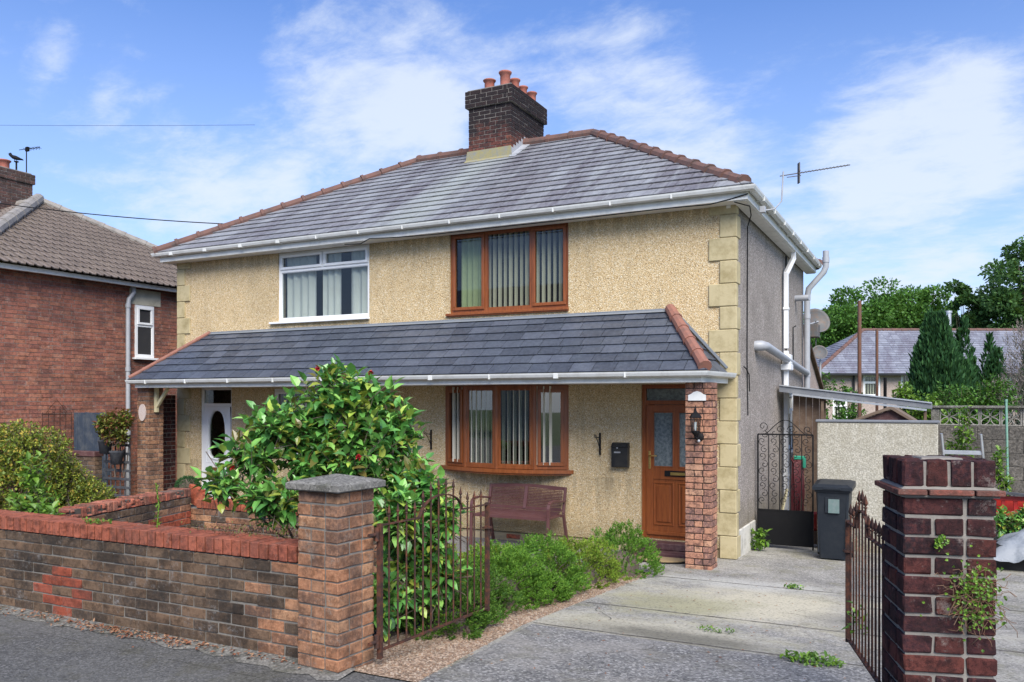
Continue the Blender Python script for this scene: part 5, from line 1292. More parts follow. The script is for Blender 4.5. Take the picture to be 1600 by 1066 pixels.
b=MB(); b.tube([(-19.05,12.2,6.7),(-19.05,12.2,7.52)],.014,6); b.build('mast',M['black'],g2)
b=MB(); A=Vector((-19.20,12.12,7.50)); B=Vector((-18.78,12.34,7.56)); b.tube([A,B],.008,5); d=(B-A).normalized(); s_=Vector((-d.y,d.x,0))
for k in range(6): c=A+(B-A)*(.3+.14*k); b.tube([c-s_*.08,c+s_*.08],.006,4); b.tube([c-Vector((0,0,.05)),c+Vector((0,0,.03))],.006,4)
b.box(-19.07,-18.99,12.18,12.24,7.47,7.57,.004); b.build('boom',M['black'],g2)
# crow
def crow():
    b=MB(); c=Vector((-19.22,12.05,7.30))
    ax=Vector((.86,.42,-.30)).normalized()   # head up to the left, tail down to the right
    pts=[c-ax*.17+Vector((0,0,.03)),c-ax*.12+Vector((0,0,.015)),c-ax*.06,c,c+ax*.07,c+ax*.13,c+ax*.19]
    b.tube(pts,[.012,.030,.045,.050,.038,.020,.010],10)
    h=c-ax*.13+Vector((0,0,.055)); b.ball(h,.028); b.tube([c-ax*.11+Vector((0,0,.02)),h],[.034,.024],8)
    b.tube([h-ax*.02,h-ax*.07+Vector((0,0,-.005))],[.010,.002],6)
    b.tube([c+Vector((.01,.02,-.02)),Vector((-19.21,12.06,7.215))],.006,5); b.tube([c+Vector((-.01,-.02,-.02)),Vector((-19.23,12.02,7.215))],.006,5)
    b.beam(c-ax*.02+Vector((0,0,.035)),c+ax*.16+Vector((0,0,.012)),.075,.018)
    tag(b.build('crow',M['black']),'black crow perched on the chimney pots of the red brick house','bird')
crow()
b=MB(); b.tube([(-19.21,12.06,6.93),(-19.21,12.06,7.215)],.02,8); b.tube([(-19.21,12.06,7.2),(-19.21,12.06,7.22)],.05,8); tag(b.build('vent_pipe',M['black']),'black vent pipe under the crow on the left chimney','pipe')

b=MB(); b.lathe([(.03,0),(.03,.9),(.24,.95),(.27,1.1),(.22,1.6),(.10,2.1),(.02,2.3)],(-13.75,12.35,gz(12.3)),12); tag(b.build('folded_parasol',m_paint('teal_canvas',(.02,.13,.12),.8,.3,6)),'folded teal garden parasol in the gap between the houses','parasol')
# left garden: gate, fence, low wall, trellis, pots
g=thing('side_gate','narrow rusty iron gate folded back against the red brick house','gate',(-14.7,10.0,-.4))
b=MB()
for k in range(6): y=9.72+k*.115; b.tube([(-14.70,y,-.38),(-14.70,y,1.38)],.008,5)
b.build('gate_bars',M['rust'],g)
b=MB(); 
for z in (-.3,.45,1.34): b.beam((-14.70,9.71,z),(-14.70,10.31,z),.012,.02)
spiral(b,(9.90,1.45),.08,1.2,-PI/2,1,lambda u,v:(-14.70,u,v)); spiral(b,(10.13,1.45),.08,1.2,-PI/2,-1,lambda u,v:(-14.70,u,v)); b.tube([(-14.7,9.8,1.38),(-14.7,10.0,1.62),(-14.7,10.2,1.38)],.006,5)
b.build('gate_frame',M['rust'],g)
b=MB(); r_=rng(4)
for k in range(9): x=-14.72+k*.107; b.box(x,x+.094,10.355+r_.uniform(0,.012),10.385,-.42,1.375+r_.uniform(-.008,.004),.003)
b.box(-14.72,-13.76,10.386,10.42,.2,.28); b.box(-14.72,-13.76,10.386,10.42,1.1,1.18)
tag(b.build('board_fence',M['bluewood']),'blue grey boarded fence panel closing the passage between the houses','fence',kind='thing')
g=thing('garden_wall','low brick wall with a dark red coping before the blue grey fence','wall',(-13.7,9.5,-.4))
b=MB(); brickwall(b,-14.75,-12.88,9.45,9.60,-.45,.63,44); b.build('brick_face',[M['bk_wall'],M['mort']],g)
b=MB(); b.box(-14.76,-12.87,9.43,9.62,.632,.715,.006); b.build('coping',M['step'],g)
g=thing('trellis','dark grey wooden trellis beside the left porch pillar','trellis',(-12.5,9.65,-.4))
b=MB()
for k in range(6): b.box(-12.80+k*.12,-12.775+k*.12,9.60,9.612,-.4,1.02,.002)
for k in range(9): b.box(-12.84,-12.15,9.585,9.598,-.2+k*.145,-.155+k*.145,.003)
b.build('lattice',M['fadedwood'],g)
for x,z,lab in ((-12.62,.70,'upper left dark grey pot hanging on the trellis'),(-12.33,.52,'lower dark grey pot hanging on the trellis nearer the pillar')):
    b=MB(); b.lathe([(.001,0),(.085,0),(.11,.19),(.12,.2),(.12,.23),(.10,.23),(.09,.1)],(x,9.46,z),14); b.tube([(x,9.56,z+.2),(x,9.61,z+.24)],.006,5); tag(b.build('hanging_pot',M['fadedwood']),lab,'pot','pots hanging on the trellis')

# ------------------------------------------------------------------ far house
g=thing('far_house','pale rendered house with a weathered slate hipped roof behind the dark conifers','house',(2,44,-2.3))
Mf=Matrix.Translation((-4.7,40.25,0))@Matrix.Rotation(R(27),4,'Z')
b=MB(); b.M=Mf; wins=[(2.02,2.82,1.80,2.78),(3.75,5.0,1.68,2.82),(.62,1.30,.45,1.72),(8.0,9.5,1.7,2.8)]
panel(b,lambda u,v,d:(u,d,v),.25,15.3,-2.6,2.78,wins,.15); b.add([(.25,0,-2.6),(.25,6.8,-2.6),(.25,6.8,2.78),(.25,0,2.78),(15.3,0,-2.6),(15.3,6.8,-2.6),(15.3,6.8,2.78),(15.3,0,2.78)],[(0,3,2,1),(4,5,6,7),(1,2,6,5)])
b.build('wall',M['dash_pink'],g)
for w in wins:
    b=MB(); b.M=Mf; rect(b,w[0],w[1],w[2],w[3],.03,.09,.06); 
    if w[1]-w[0]>1: b.box((w[0]+w[1])/2-.05,(w[0]+w[1])/2+.05,.035,.085,w[2]+.09,w[3]-.09)
    else: b.box(w[0]+.09,w[1]-.09,.035,.085,w[3]-.40,w[3]-.30)
    o=b.build('window',M['upvc'],g)
    b=MB(); b.M=Mf; b.box(w[0]+.08,w[1]-.08,.07,.075,w[2]+.08,w[3]-.08); b.build('pane',M['glass'],o)
    b=MB(); b.M=Mf; x=w[0]+.12
    while x<w[1]-.15: b.box(x,x+.06,.12,.125,w[2]+.1,w[3]-.1); x+=.12
    b.build('vertical_blind',M['blind_or_backing'],o)
tmp=MB()
def far_roof():
    x0,x1,y0,y1,ze,zr=-.35,15.8,-.35,7.3,2.82,5.12
    o,_=hiproof(None,x0,x1,y0,y1,ze,zr,'x',M['slate_far'],.36,.23,.012,95,under=M['stonegrey'])
    me=o.data; me.transform(Mf); attach(o,g)
    b=MB(); b.M=Mf; ym=(y0+y1)/2; hr=(y1-y0)/2
    ridgeline(b,(x0,y0,ze+.05),(x0+hr,ym,zr+.04),11,.10,col=1.08); ridgeline(b,(x0+hr,ym,zr+.04),(x1-hr,ym,zr+.04),18,.10,col=1.08); ridgeline(b,(x1,y0,ze+.05),(x1-hr,ym,zr+.04),11,.10,col=1.08)
    b.build('ridge_tiles',M['ridge'],o)
    b=MB(); b.M=Mf; b.tube([(7.6,3.2,4.8),(7.6,3.2,6.0)],.14,10); b.tube([(7.6,3.2,5.95),(7.6,3.2,6.05)],.18,10); b.build('flue',M['aluminium'],o)
    b=MB(); b.M=Mf; b.box(-.4,15.85,-.46,-.36,2.74,2.84); b.box(-.46,-.36,-.4,7.3,2.74,2.84); b.build('gutter',M['blackplastic'],g)
    b=MB(); b.M=Mf; b.tube([(1.55,-.10,-2.3),(1.55,-.10,2.76)],.05,8); b.build('rainwater_pipe',M['blackplastic'],g)
far_roof()

# ------------------------------------------------------------------ plants
def leaf(b,p,d,up,L,W,fold=.25,droop=.25):
    d=d.normalized(); s=d.cross(up)
    if s.length<1e-4: s=d.cross(Vector((1,0,0)))
    s.normalize(); n=s.cross(d)
    S=[(0,0,0),(.30,.43,.02),(.62,.40,-.02),(1,0,-.10)]
    P=[]
    for t,w,z in S:
        c=p+d*(L*t)+n*(-droop*L*t*t)
        P.append((c,w))
    a=P[0][0]; e=P[3][0]
    m1,m2=P[1][0],P[2][0]; f=n*(fold*W)
    v=[a,m1+s*(W*.5*.93)+f,m2+s*(W*.5*.86)+f,e,m2-s*(W*.5*.86)+f,m1-s*(W*.5*.93)+f,m1,m2]
    b.add(v,[(0,6,1),(6,7,2,1),(7,3,2),(0,5,6),(5,4,7,6),(4,3,7)])
def quad(b,p,d,up,L,W):
    d=d.normalized(); s=d.cross(up); 
    if s.length<1e-4: s=Vector((1,0,0))
    s.normalize(); q=d*L; w=s*(W/2)
    b.add([p-w*.35,p+w*.35,p+q*.55+w,p+q,p+q*.55-w],[(0,1,2,3,4)])
def rv(r): 
    while True:
        v=Vector((r.uniform(-1,1),r.uniform(-1,1),r.uniform(-1,1)))
        if .05<v.length<1: return v.normalized()
def pick_blob(r,B,W):
    x=r.uniform(0,W[-1])
    for bl,w in zip(B,W):
        if x<=w: return bl
    return B[-1]
def cum(B):
    W=[];t=0
    for c in B: t+=(c[3]*c[4]*c[5])**.667; W.append(t)
    return W
def point_in(r,B,W,lo=.55,zmin=None):
    for _ in range(30):
        c=pick_blob(r,B,W); v=rv(r); k=lo+(1-lo)*r.random()**.6
        k*=1+.22*mathutils.noise.noise(Vector((c[0]*3+v.x*2.2,c[1]*3+v.y*2.2,c[2]*3+v.z*2.2)))
        p=Vector((c[0]+v.x*c[3]*k,c[1]+v.y*c[4]*k,c[2]+v.z*c[5]*k))
        if zmin is None or p.z>zmin: return p,v
    return p,v
def broadleaf(name,label,cat,base,B,nsp,per,L,W,mats,seed,stems=6,stemr=.018,upb=.55,twig=.12,zmin=None,avoid=None,barkm='bark',group=None,lo=.5,stemz=.0):
    g=thing(name,label,cat,base,group); r=rng(seed); b=MB(); tw=MB(); Wc=cum(B); base=Vector(base)
    for i in range(nsp):
        p,v=point_in(r,B,Wc,lo,zmin)
        if avoid and avoid(p): continue
        d=(v*.75+Vector((0,0,upb))+rv(r)*.45).normalized()
        tl=twig*r.uniform(.7,1.3); st=p-d*tl
        if r.random()<.5: tw.tube([st-d*tl*.8+rv(r)*.01,st,p],[.0035,.003,.0018],4,cap=False)
        ph=r.uniform(0,6)
        for k in range(per):
            t=k/(per-1) if per>1 else 1; ph+=2.4
            a=Vector((1,0,0)) if abs(d.x)<.8 else Vector((0,1,0)); s=d.cross(a).normalized(); u=d.cross(s)
            o=(s*math.cos(ph)+u*math.sin(ph)); sp=.95-.55*t
            ld=(d*(1-sp)+o*sp+Vector((0,0,-.10+.2*t))).normalized()
            ln=L*(r.uniform(.7,1.2) if r.random()<.75 else r.uniform(.35,.7))
            leaf(b,st+d*tl*t,ld,(Vector((0,0,1))+rv(r)*.35).normalized(),ln,W*ln/L*r.uniform(.85,1.15),r.uniform(.05,.3),r.uniform(.05,.4))
    # stems that fork up into the crown
    for i in range(stems):
        c=B[i%len(B)]; top=Vector((c[0]+r.uniform(-.4,.4)*c[3],c[1]+r.uniform(-.4,.4)*c[4],c[2]+r.uniform(-.2,.5)*c[5]))
        s0=base+Vector((r.uniform(-.10,.10),r.uniform(-.1,.1),0)); mid=s0.lerp(top,.45)+Vector((r.uniform(-.1,.1),r.uniform(-.1,.1),.08))
        tw.tube([s0,s0.lerp(mid,.5)+rv(r)*.02,mid,mid.lerp(top,.5)+rv(r)*.03,top],[stemr,stemr*.85,stemr*.65,stemr*.45,stemr*.2],6)
        for q in range(3):
            m=mid.lerp(top,r.uniform(0,.7)); e=m+(rv(r)+Vector((0,0,.5)))*c[3]*.6; tw.tube([m,m.lerp(e,.5)+rv(r)*.02,e],[stemr*.4,stemr*.3,stemr*.12],5)
    tw.build('stems',M[barkm],g); b.build('foliage',[M[m] for m in (mats if isinstance(mats,(list,tuple)) else [mats])],g)
    return g
CB=[(-3.92,4.85,1.66,.31,.26,.22),(-4.26,4.68,1.44,.34,.29,.19),(-3.80,4.92,1.35,.40,.35,.34),(-3.60,5.18,1.36,.21,.18,.25),(-4.4,4.49,1.22,.24,.2,.17),(-4.56,4.37,1.02,.19,.14,.10),
    (-4.15,4.47,.93,.3,.23,.17),(-3.53,4.99,.88,.26,.23,.31),(-3.32,4.87,.45,.20,.18,.30),(-3.16,4.93,.29,.11,.1,.18),(-4.06,4.83,1.13,.38,.34,.25),(-3.73,5.07,1.68,.16,.15,.14),(-3.50,5.2,1.03,.16,.15,.25),
    (-3.30,4.74,.82,.18,.15,.24),(-3.20,4.95,.58,.18,.15,.22),(-3.36,4.62,.26,.20,.14,.20),(-3.12,5.02,.36,.18,.14,.20),(-3.14,5.05,.78,.15,.14,.20),(-3.25,5.0,1.0,.14,.14,.16)]
pil=lambda p:(-3.50<p.x<-2.98 and p.y<4.32) or (p.y<4.25 and p.z<.78)
cam_g=broadleaf('camellia_shrub','tall glossy green shrub with a few red blooms behind the buff gate pillar','shrub',(-4.02,4.95,0),CB,1220,7,.098,.056,'leaf_cam',7,stems=14,stemr=.016,upb=.6,twig=.16,lo=.3,zmin=.10,avoid=pil)
r_=rng(6)
for x,y,z in ((-3.62,4.86,1.80),(-3.90,4.62,1.83),(-3.62,4.72,1.20),(-4.42,4.32,1.12)):
    fb=MB()
    for k in range(12): leaf(fb,Vector((x,y,z)),rv(r_)+Vector((0,-.3,.3)),Vector((0,0,1)),.026,.026)
    fb.build('bloom',M['flower'],cam_g)

def mound(name,label,x,y,rx,ry,h,seed,mat,n=5200,L=.05,W=.0065,group=None,frond=False):
    z=gz(y); g=thing(name,label,'shrub',(x,y,z),group); r=rng(seed); b=MB(); st=MB()
    ncl=int(n/16)
    for i in range(ncl):
        th=r.uniform(0,2*PI); ph=math.acos(r.uniform(0.02,1)); k=.80+.20*r.random()**.5
        v=Vector((math.sin(ph)*math.cos(th),math.sin(ph)*math.sin(th),math.cos(ph)))
        k*=1+.36*mathutils.noise.noise(Vector((x*2+v.x*3.1,y*2+v.y*3.1,v.z*3.1+seed)))
        p=Vector((x+v.x*rx*k,y+v.y*ry*k,z+.02+v.z*h*k)); d=(Vector((v.x,v.y,v.z*.6+.55))+rv(r)*.45).normalized(); tl=r.uniform(.035,.085)
        for q in range(16):
            t=q/16; o=rv(r); o=(o-d*o.dot(d)); o.normalize()
            quad(b,p+d*tl*(t-.5),(d*(.55+.5*t)+o*.75),rv(r),L*r.uniform(.5,1.0)*(1-.35*t),W*r.uniform(.9,1.7))
    for i in range(26):
        th=r.uniform(0,2*PI); v=Vector((math.cos(th)*rx*.8,math.sin(th)*ry*.8,h*r.uniform(.4,.9))); o=Vector((x,y,z)); st.tube([o+Vector((v.x*.1,v.y*.1,0)),o+v*.5+Vector((0,0,.03)),o+v],[.006,.004,.002],4)
    # dark woody heart so that one cannot see straight through
    st.lathe([(rx*.42,0),(rx*.45,h*.2),(rx*.34,h*.4),(rx*.15,h*.5),(.01,h*.52)],(x,y,z),12)
    st.build('stems',M['bark'],g); b.build('foliage',M[mat],g); return g
grp='low heath mounds beside the gravel strip'
HM=iter([1.08,.86,.98,.80,.90,.82,.78,.8,.7])
for i,(x,y,rx,ry,h,mt,lab) in enumerate([
    (-3.10,8.78,.42,.40,.46,'leaf_heath','rounded bright green mound nearest the brown front door'),
    (-3.28,7.95,.44,.46,.45,'leaf_heath_gold','bright yellow green mound second from the front door'),
    (-3.36,7.18,.44,.46,.48,'leaf_heath','bright green mound behind the little ferns'),
    (-3.85,7.15,.45,.45,.44,'leaf_heath_gold','yellow green mound farther in, below the bench'),
    (-3.42,6.42,.44,.48,.50,'leaf_heath','mid green mound in the middle of the row'),
    (-3.98,6.35,.42,.42,.45,'leaf_heath_gold','yellow green mound behind the gate latch end'),
    (-3.40,5.78,.40,.44,.42,'leaf_heath_dark','darker green sprawling mound by the end of the iron gate'),
    (-3.22,5.22,.36,.36,.34,'leaf_heath_dark','dark low mound at the foot of the iron gate, nearest the pavement'),
    (-3.20,6.75,.30,.34,.34,'leaf_heath','small bright mound spilling towards the gravel')]):
    hm=next(HM); mound('heath_mound',lab,x,y,rx*1.05,ry*1.06,h*hm,100+i,mt,n=17000,L=.034,group=grp)
def fern(x,y,label,seed,n=6,L=.42,mat='leaf_fern',z0=None):
    z=gz(y) if z0 is None else z0; g=thing('fern',label,'fern',(x,y,z),'ferns among the heath mounds'); b=MB(); r=rng(seed)
    for i in range(n):
        a=r.uniform(0,2*PI); el=r.uniform(.9,1.35); d=Vector((math.cos(a)*math.cos(el),math.sin(a)*math.cos(el),math.sin(el))); p=Vector((x,y,z)); ln=L*r.uniform(.8,1.2); st=ln/14
        side=d.cross(Vector((0,0,1))).normalized(); prev=p
        for k in range(14):
            t=k/14; d=(d+Vector((math.cos(a),math.sin(a),-.35))*.05).normalized(); q=prev+d*st; b.tube([prev,q],.0025,3,cap=False)
            w=ln*.24*math.sin(PI*(t*.8+.18))
            for s in (-1,1): quad(b,q,side*s+d*.35,d.cross(side),w,.022)
            prev=q
    b.build('fronds',M[mat],g)
fern(-3.46,6.9,'pale green fern standing up between the mounds under the bench',3,5,.62)
fern(-3.22,7.45,'pale green fern nearer the door, leaning over the mounds',9,5,.52)

# left-hand garden
broadleaf('golden_shrub','tall golden green shrub at the left edge before the red brick house','shrub',(-8.9,5.6,-.12),[(-9.05,5.55,1.05,.42,.4,.34),(-8.75,5.7,1.0,.42,.4,.36),(-8.9,5.5,.55,.5,.45,.4),(-9.4,5.5,.8,.4,.4,.5)],2300,9,.042,.024,'leaf_yellow',21,stems=8,twig=.10)
broadleaf('golden_shrub','spreading golden green shrub right behind the spalled coping of the dividing wall','shrub',(-8.3,6.0,-.14),[(-8.62,5.92,.66,.32,.34,.30),(-8.42,6.1,.50,.26,.3,.26),(-8.8,5.9,.40,.4,.3,.35),(-8.34,6.3,.34,.18,.2,.16)],1900,9,.040,.022,'leaf_yellow',22,stems=8,twig=.09)
broadleaf('lime_shrub','small lime green leafy shrub growing over the left end of the street wall','shrub',(-6.95,4.5,0),[(-6.92,4.5,.72,.24,.2,.20),(-7.0,4.55,.95,.13,.13,.17),(-6.62,4.42,.66,.16,.12,.07)],95,7,.072,.042,'leaf_lime',23,stems=5,stemr=.008,zmin=.45)
broadleaf('russet_climber','red and green leafed plant on top of the dark trellis','climber',(-12.4,9.55,.3),[(-12.22,9.42,1.26,.26,.22,.20),(-12.52,9.42,1.22,.24,.2,.15),(-12.15,9.4,1.02,.12,.12,.14),(-12.45,9.42,1.05,.2,.15,.12)],420,7,.07,.045,'leaf_red',24,stems=5,stemr=.012)
g=thing('topiary_ball','dark clipped topiary ball in a pot by the white front door','topiary',(-10.8,9.6,-.4)); b=MB(); r_=rng(5)
for i in range(3800):
    v=rv(r_); p=Vector((-10.8,9.6,.17))+v*.20*(.85+.15*r_.random()); quad(b,p,v+rv(r_)*.7,rv(r_),.03,.010)
b.build('foliage',M['leaf_conifer'],g)
b=MB(); b.ball((-10.8,9.6,.17),.165,14,9); b.tube([(-10.8,9.6,-.15),(-10.8,9.6,.1)],.015,6); b.build('stem',M['bark'],g)
b=MB(); b.lathe([(.001,0),(.13,0),(.17,.26),(.18,.28),(.15,.28),(.13,.22),(.001,.2)],(-10.8,9.6,gz(9.6)),16); b.build('pot',M['fadedwood'],g)
# weeds
def weed(x,y,z,r0,h,n,label,mat='leaf_lime',seed=1,L=.04,cat='weed',name='weed_tuft'):
    b=MB(); r=rng(seed)
    for i in range(n):
        a=r.uniform(0,2*PI); q=r.random()**.5*r0; p=Vector((x+q*math.cos(a),y+q*math.sin(a)*.5,z+r.uniform(0,h))); leaf(b,p,rv(r)+Vector((0,0,.6)),Vector((0,0,1)),L*r.uniform(.6,1.2),L*.5)
    tag(b.build(name,M[mat]),label,cat)
weed(-.72,5.70,gz(5.7)+.012,.20,.035,170,'green weed tuft in the drive joint before the right gate','leaf_lime',2,.045)
weed(-1.47,6.30,gz(6.3)+.012,.14,.02,60,'thin sprinkle of weeds in the middle of the drive','leaf_lime',3,.03)
weed(-1.28,8.9,gz(8.9)+.012,.10,.03,70,'small weed patch on the drive before the wheeled bin','leaf_lime',4,.035)
weed(-2.12,11.55,gz(11.5)+.012,.12,.28,110,'leafy weed at the corner where the black gate meets the house','leaf_lime',5,.09)
weed(-.40,5.05,.25,.05,.20,26,'weed climbing through the bars of the right gate','leaf_lime',6,.05)
weed(-5.42,4.00,.71,.14,.02,70,'mossy weed patch on top of the red coping','leaf_lime',8,.03)
b=MB(); r_=rng(9); b.tube([(-4.86,4.05,.70),(-4.85,4.06,.86),(-4.87,4.05,1.02)],.004,5)
for k in range(46): z=.70+k*.0068; leaf(b,Vector((-4.86,4.055,z)),rv(r_)+Vector((0,0,.8)),Vector((0,0,1)),.05*(1-k/70),.010)
tag(b.build('tall_weed',M['leaf_lime']),'single upright weed growing out of the red coping','weed')
# creeper on the purple pillar
g=thing('creeper','dry creeper with tiny green leaves hanging on the purple gate pillar','climber',(.14,3.9,.76)); b=MB(); tw=MB(); r_=rng(17)
fr=lambda u,v,o: Mr@Vector((u,-.012-o,v))
for i in range(70):
    u=r_.gauss(.27,.035); v=r_.gauss(.80,.05); pts=[]
    a=r_.uniform(0,6.28)
    for k in range(7): pts.append(fr(u,v,r_.uniform(0,.05))); a+=r_.uniform(-1.1,1.1); u+=.022*math.cos(a); v+=.022*math.sin(a)-.006
    tw.tube(pts,.0013,4,cap=False)
for i in range(330):
    u=r_.gauss(.27,.05); v=r_.gauss(.79,.07)
    if u>.37: u=.37
    leaf(b,fr(u,v,r_.uniform(0,.06)),rv(r_)+Vector((0,-.5,0)),Vector((0,-1,.2)),.014,.012)
for i in range(60): leaf(b,fr(r_.gauss(.135,.010),r_.gauss(1.015,.014),r_.uniform(0,.02)),rv(r_)+Vector((0,-.5,0)),Vector((0,-1,.2)),.014,.012)
tw.build('stems',M['wireplant'],g); b.build('foliage',M['leaf_lime'],g)
# fallen leaves and grit along the foot of the wall, dry plants on the coping
b=MB(); r_=rng(41)
for i in range(620):
    x=r_.uniform(-7.5,-3.4); y=3.90-abs(r_.gauss(0,.07)); 
    if r_.random()<.55: x=r_.gauss(-4.9,.45)
    if y<3.55: continue
    leaf(b,Vector((x,y,.012+r_.uniform(0,.02))),Vector((r_.uniform(-1,1),r_.uniform(-1,1),r_.uniform(-.1,.25))),Vector((r_.uniform(-.3,.3),r_.uniform(-.3,.3),1)),r_.uniform(.015,.04),r_.uniform(.008,.02))
for i in range(150):
    x=r_.uniform(-2.6,0); y=r_.uniform(4.2,9.5); leaf(b,Vector((x,y,gz(y)+.016)),Vector((r_.uniform(-1,1),r_.uniform(-1,1),.1)),Vector((0,0,1)),r_.uniform(.01,.03),.012)
tag(b.build('fallen_leaves',M['leaf_debris']),kind='stuff')
b=MB(); r_=rng(43)
for i in range(5200):
    f=r_.random()**.8; y=3.95+f*5.0; xr=-2.60-.23*min(1,(y-3.95)/1.7); x=r_.uniform(xr-.55,xr+.03); s=r_.uniform(.004,.011)
    b.box(x,x+s,y,y+s*r_.uniform(.7,1.3),gz(y)+.003,gz(y)+.004+s*.8)
tag(b.build('loose_gravel',m_leaf('gravel_chips',[(.36,.25,.175),(.28,.19,.13),(.48,.40,.32),(.22,.15,.11),(.40,.30,.23)],.9,0.02,.2)),kind='stuff')
b=MB(); r_=rng(44)
for i in range(420): leaf(b,Vector((r_.gauss(-4.0,.28),r_.uniform(3.98,4.25),.715+r_.uniform(0,.05))),rv(r_)+Vector((0,0,.4)),Vector((0,0,1)),.02,.010)
tag(b.build('sedum_patch',m_leaf('sedum',[(.14,.06,.05),(.20,.10,.06),(.12,.14,.04)],.7,.1,.2)),'small dark red trailing plant on the coping beside the buff pillar',kind='stuff')

# ------------------------------------------------------------------ trees
def tree(name,label,base,h,B,n,L,mat,seed,trunk=.2,group=None,sub=22,cat='tree'):
    g=thing(name,label,cat,base,group); r=rng(seed); b=MB(); tw=MB(); base=Vector(base); W=cum(B)
    subs=[]
    for i in range(sub*len(B)):
        c=pick_blob(r,B,W); v=rv(r); k=r.uniform(.45,1.02); m=min(c[3:6]); q=m*r.uniform(.26,.52)
        subs.append((c[0]+v.x*c[3]*k,c[1]+v.y*c[4]*k,c[2]+v.z*c[5]*k,q*1.15,q*1.15,q*.75))
    for i in range(n):
        c=subs[i%len(subs)]; v=rv(r); k=.35+.7*r.random()**.7
        p=Vector((c[0]+v.x*c[3]*k,c[1]+v.y*c[4]*k,c[2]+v.z*c[5]*k))
        quad(b,p,(v+rv(r)*.8+Vector((0,0,-.1))),rv(r),L*r.uniform(.6,1.3),L*r.uniform(.45,.8))
    top=base+Vector((r.uniform(-.3,.3),0,h*.75)); m=base.lerp(top,.5)+Vector((r.uniform(-.2,.2),0,0))
    tw.tube([base,base.lerp(m,.5),m,top],[trunk,trunk*.8,trunk*.6,trunk*.2],8)
    for c in subs[:34]:
        e=Vector(c[:3]); s=base.lerp(top,r.uniform(.3,.8)); mm=s.lerp(e,.5)+Vector((0,0,.2)); tw.tube([s,mm,e],[trunk*.3,trunk*.18,trunk*.05],5)
    tw.build('trunk',M['bark'],g); b.build('crown',M[mat],g)
gt='trees behind the far house'
tree('broad_tree','mid green broad tree directly behind the corner of the house',(-6,58,-2.3),9,[(-7.0,58,5.4,3.2,2.5,2.7),(-4.6,59,6.4,2.6,2.4,2.3),(-8.6,58,3.2,2.6,2,2.2)],43350,.21,'leaf_tree',201,.3,gt)
tree('broad_tree','mid green broad tree in the middle, behind the tallest brown pole',(-2.2,60,-2.3),9,[(-3.0,60,6.7,2.5,2.2,2.3),(-.8,61,6.6,2.4,2.2,2.5),(-4.2,60,4.0,2.6,2,2.0),(-1.2,60,4.4,2.8,2,2.2)],46240,.21,'leaf_tree',202,.3,gt)
tree('broad_tree','lower mid green tree between the middle tree and the tall dark one',(1.0,61,-2.3),8,[(.6,61.5,5.9,2.2,2,2.0),(2.0,62,4.8,2.4,2,2.0)],26010,.21,'leaf_tree',203,.25,gt)
tree('dark_tree','tall dark green tree rising at the right edge above the far house',(5.0,58,-2.3),12,[(4.6,58,8.4,2.2,2,2.2),(6.6,59,9.0,2.8,2.4,3.0),(3.4,58,6.3,1.9,1.8,1.9),(5.6,58,5.4,3.0,2.2,2.2),(8.4,60,7,2.6,2.2,3.4)],57800,.21,'leaf_tree_dark',204,.35,gt)
tree('thin_tree','thin wispy tree standing left of the tall dark tree',(1.9,58,-2.3),10,[(1.55,58,7.7,.9,.7,1.1),(1.9,58,6.4,.8,.6,.8)],2600,.22,'leaf_tree_dark',205,.12,gt,sub=7)
def conifer(label,x,y,zb,zt,r0,seed,n=5200,L=.17):
    g=thing('conifer',label,'conifer',(x,y,zb),'dark conifers before the far house'); r=rng(seed); b=MB(); H_=zt-zb
    lobes=[(r.uniform(-.45,.45)*r0,r.uniform(-.3,.3)*r0,r.uniform(.62,1.0) if i else 1.0,r.uniform(.45,.75)) for i in range(7)]
    for i in range(n):
        lb=lobes[i%7]; t=r.random()**.85; hh=H_*lb[2]; rad=r0*lb[3]*(1-t**2.8)*(.6+.5*min(1,t*5)); a=r.uniform(0,2*PI); k=rad*(.7+.35*r.random())
        k*=1+.25*mathutils.noise.noise(Vector((a*1.5,t*7,seed)))
        cx=lb[0]*(1-t*.4); cy=lb[1]*(1-t*.4)
        p=Vector((x+cx+k*math.cos(a),y+cy+k*math.sin(a),zb+hh*t)); d=Vector((math.cos(a)*.35,math.sin(a)*.35,1))+rv(r)*.35
        quad(b,p,d,rv(r),L*r.uniform(.6,1.3),L*.32)
    st=MB(); st.tube([(x,y,zb-.2),(x,y,zb+H_*.9)],[.09,.02],8); st.lathe([(r0*.55,0),(r0*.62,H_*.3),(r0*.35,H_*.65),(.02,H_*.85)],(x,y,zb),10)
    st.build('trunk',M['leaf_conifer'],g); b.build('foliage',M['leaf_conifer'],g)
conifer('large dark conifer clump, tallest and leftmost before the far house',-.05,24.6,-1.0,3.9,1.0,301,19000)
conifer('dark conifer tucked between the tallest clump and its upright neighbour',.36,24.9,-1.0,3.45,.55,306,7000)
conifer('dark upright conifer right of the tallest clump',.62,25.2,-1.0,3.72,.42,302,6000)
conifer('narrow low conifer tip between the larger ones',.98,25.5,-1.0,2.95,.30,303,3500)
conifer('broad dark conifer standing apart before the slate roof',1.42,25.6,-1.0,3.3,.50,304,6500)
conifer('dark conifer at the right edge behind the grey shrub',2.45,26.6,-1.0,3.95,.50,305,5000)
